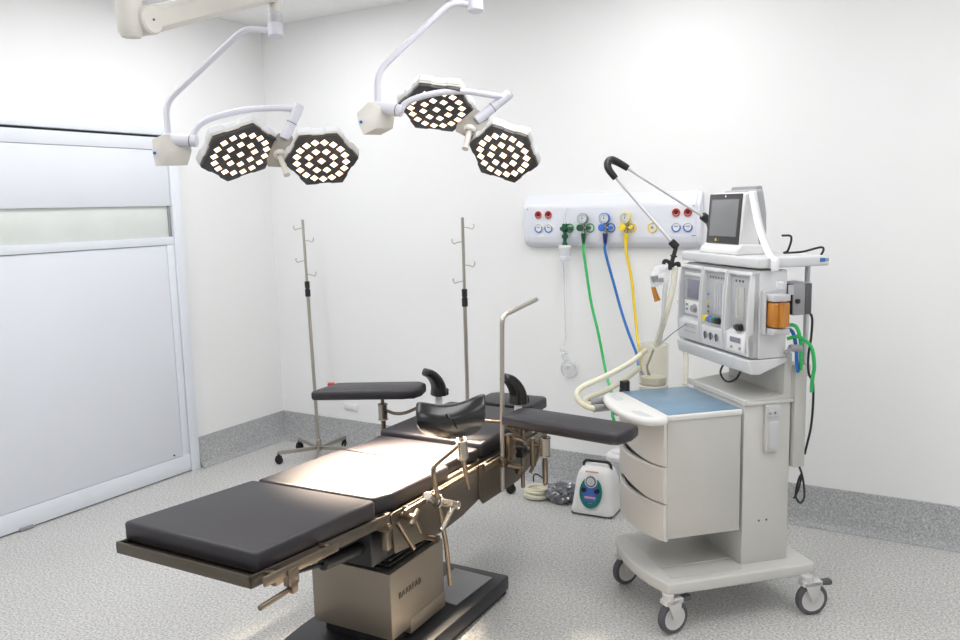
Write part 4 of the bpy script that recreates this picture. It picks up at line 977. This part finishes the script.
b = B(); lathe(b, [(0,.010),(.027,.010),(.027,.016),(.023,.017),(.0225,.0145),(0,.0145)], gc, n_, 32); obj('gauge_rim', b, 'darkgrey', gh)
b = B(); cyl(b, gc+n_*.013, gc+n_*.0152, .0222, seg=28); obj('gauge_face', b, 'gauge', gh)
b = B(); prism(b, [(-.001,-.008),(.001,-.008),(.010,.012)], gc+n_*.0153, (1,0,0), sd, n_, .0008, 0); obj('needle', b, 'red', gh)
for x in (-.036,.036):
    b = B(); lathe(b, [(0,.006),(.014,.006),(.0135,.022),(.011,.026),(0,.026)], o_+Vector((x,0,0))+sd*.012, n_, 8); obj('knob', b, 'black', bd)
b = B(); prism(b, [(-.036,-.004),(.036,-.004),(.036,.004),(-.036,.004)], o_+sd*.106+n_*.004+Vector((0,.004,0)), (1,0,0), sd, n_, .0015, 0); obj('printed_name', b, 'pinkink', bd)
b = B(); tube(b, [(-.074,.02,.205),(-.074,.01,.255),(-.060,.01,.268),(.060,.01,.268),(.074,.01,.255),(.076,.02,.205)], .0075, 12, fil=.02); obj('handle', b, 'black', SP)
JR = thing('collection_jar', 'translucent jar with white lid standing right behind the white suction pump', 'jar', (2.60,-.13,0))
b = B(); lathe(b, [(0,0),(.052,.0),(.056,.01),(.058,.23),(0,.23)], (0,0,0), (0,0,1), 32); obj('jar_body', b, 'clear2', JR)
b = B(); lathe(b, [(.0,.228),(.062,.228),(.064,.232),(.064,.252),(.058,.26),(.040,.264),(.038,.276),(0,.278)], (0,0,0), (0,0,1), 32); obj('lid', b, 'white', JR)
# cream coiled suction tube in a loose roll
b = B(); o3 = Vector((2.19,-.30,0)); 
for k in range(5): torus(b, (.004*math.sin(k*2),.004*math.cos(k*3),.010+.011*k), (.06*math.sin(k),.05,1), .068-.002*k, .0085, 40, 8)
for k in range(3): torus(b, (.0,.0,.012+.012*k), (.0,.05,1), .048, .008, 36, 8)
rt_ = obj('tube_roll', b, 'hosecream'); rt_.location = o3; tag(rt_, 'roll of cream suction tubing lying on the floor left of the white pump', 'tubing')
b = B(); o3 = Vector((2.19,-.24,.055)); tube(b, [(-.06,.02,0),(-.062,.02,.03),(-.04,.015,.05),(.01,.0,.035),(.06,-.015,.0)], .0042, 8, 6); hw = obj('hooked_wire', b, 'black'); hw.location = o3; tag(hw, 'short bent black cable poking out above the cream tubing roll', 'cable')
# crumpled grey plastic bag
b = B(); bmesh.ops.create_icosphere(b, subdivisions=4, radius=1)
from mathutils import noise
for v in b.verts:
    p = v.co.copy(); k = 1+.28*noise.noise(p*2.1)+.20*noise.noise(p*5.3+Vector((3,1,2)))+.09*noise.noise(p*11)
    v.co = Vector((p.x*.088*k, p.y*.07*k, (p.z*.058*k)+.052))
    if v.co.z < .001: v.co.z = .001
bg = obj('plastic_bag', b, 'bagplastic'); bg.location = (2.345,-.30,0); tag(bg, 'crumpled shiny grey plastic bag on the floor beside the white pump', 'bag')
for p in bg.data.polygons: p.use_smooth = False

# ================================================================ LIGHT
def area(name, x, y, sx, sy, W, col=(.985,.992,1), z=H-.01):
    l = bpy.data.lights.new(name, 'AREA'); l.shape = 'RECTANGLE'; l.size = sx; l.size_y = sy; l.energy = W; l.color = col
    o = bpy.data.objects.new(name, l); COL.objects.link(o); o.location = (x,y,z); return o
for i, (x, y) in enumerate(((.95,-1.15),(2.9,-1.15),(4.8,-1.3),(.95,-2.9),(2.9,-2.9),(4.9,-2.9),(1.6,-4.9),(4.4,-4.9))):
    area('ceiling_panel_light', x, y, .6, 1.2, 16.8*(.62 if i in (5,7) else 1))
w = bpy.data.worlds.new('world'); SC.world = w; w.use_nodes = True
w.node_tree.nodes['Background'].inputs['Color'].default_value = (.9,.95,1,1); w.node_tree.nodes['Background'].inputs['Strength'].default_value = .3

# ================================================================ CAMERA
cam = bpy.data.cameras.new('camera'); cam.sensor_width = 36; cam.lens = 827/960*36; cam.clip_start = .05
co_ = bpy.data.objects.new('camera', cam); COL.objects.link(co_)
m = Matrix(((0.858529,-0.049370,0.510383),(0.512148,0.131373,-0.848791),(-0.025145,0.990103,0.138072))).to_4x4(); m.translation = (4.219,-4.242,1.620)
co_.matrix_world = m; SC.camera = co_
vs = SC.view_settings; vs.view_transform = 'Standard'; vs.look = 'None'; vs.gamma = 1; vs.use_curve_mapping = False; vs.exposure = 0
SC.cycles.max_bounces = 8
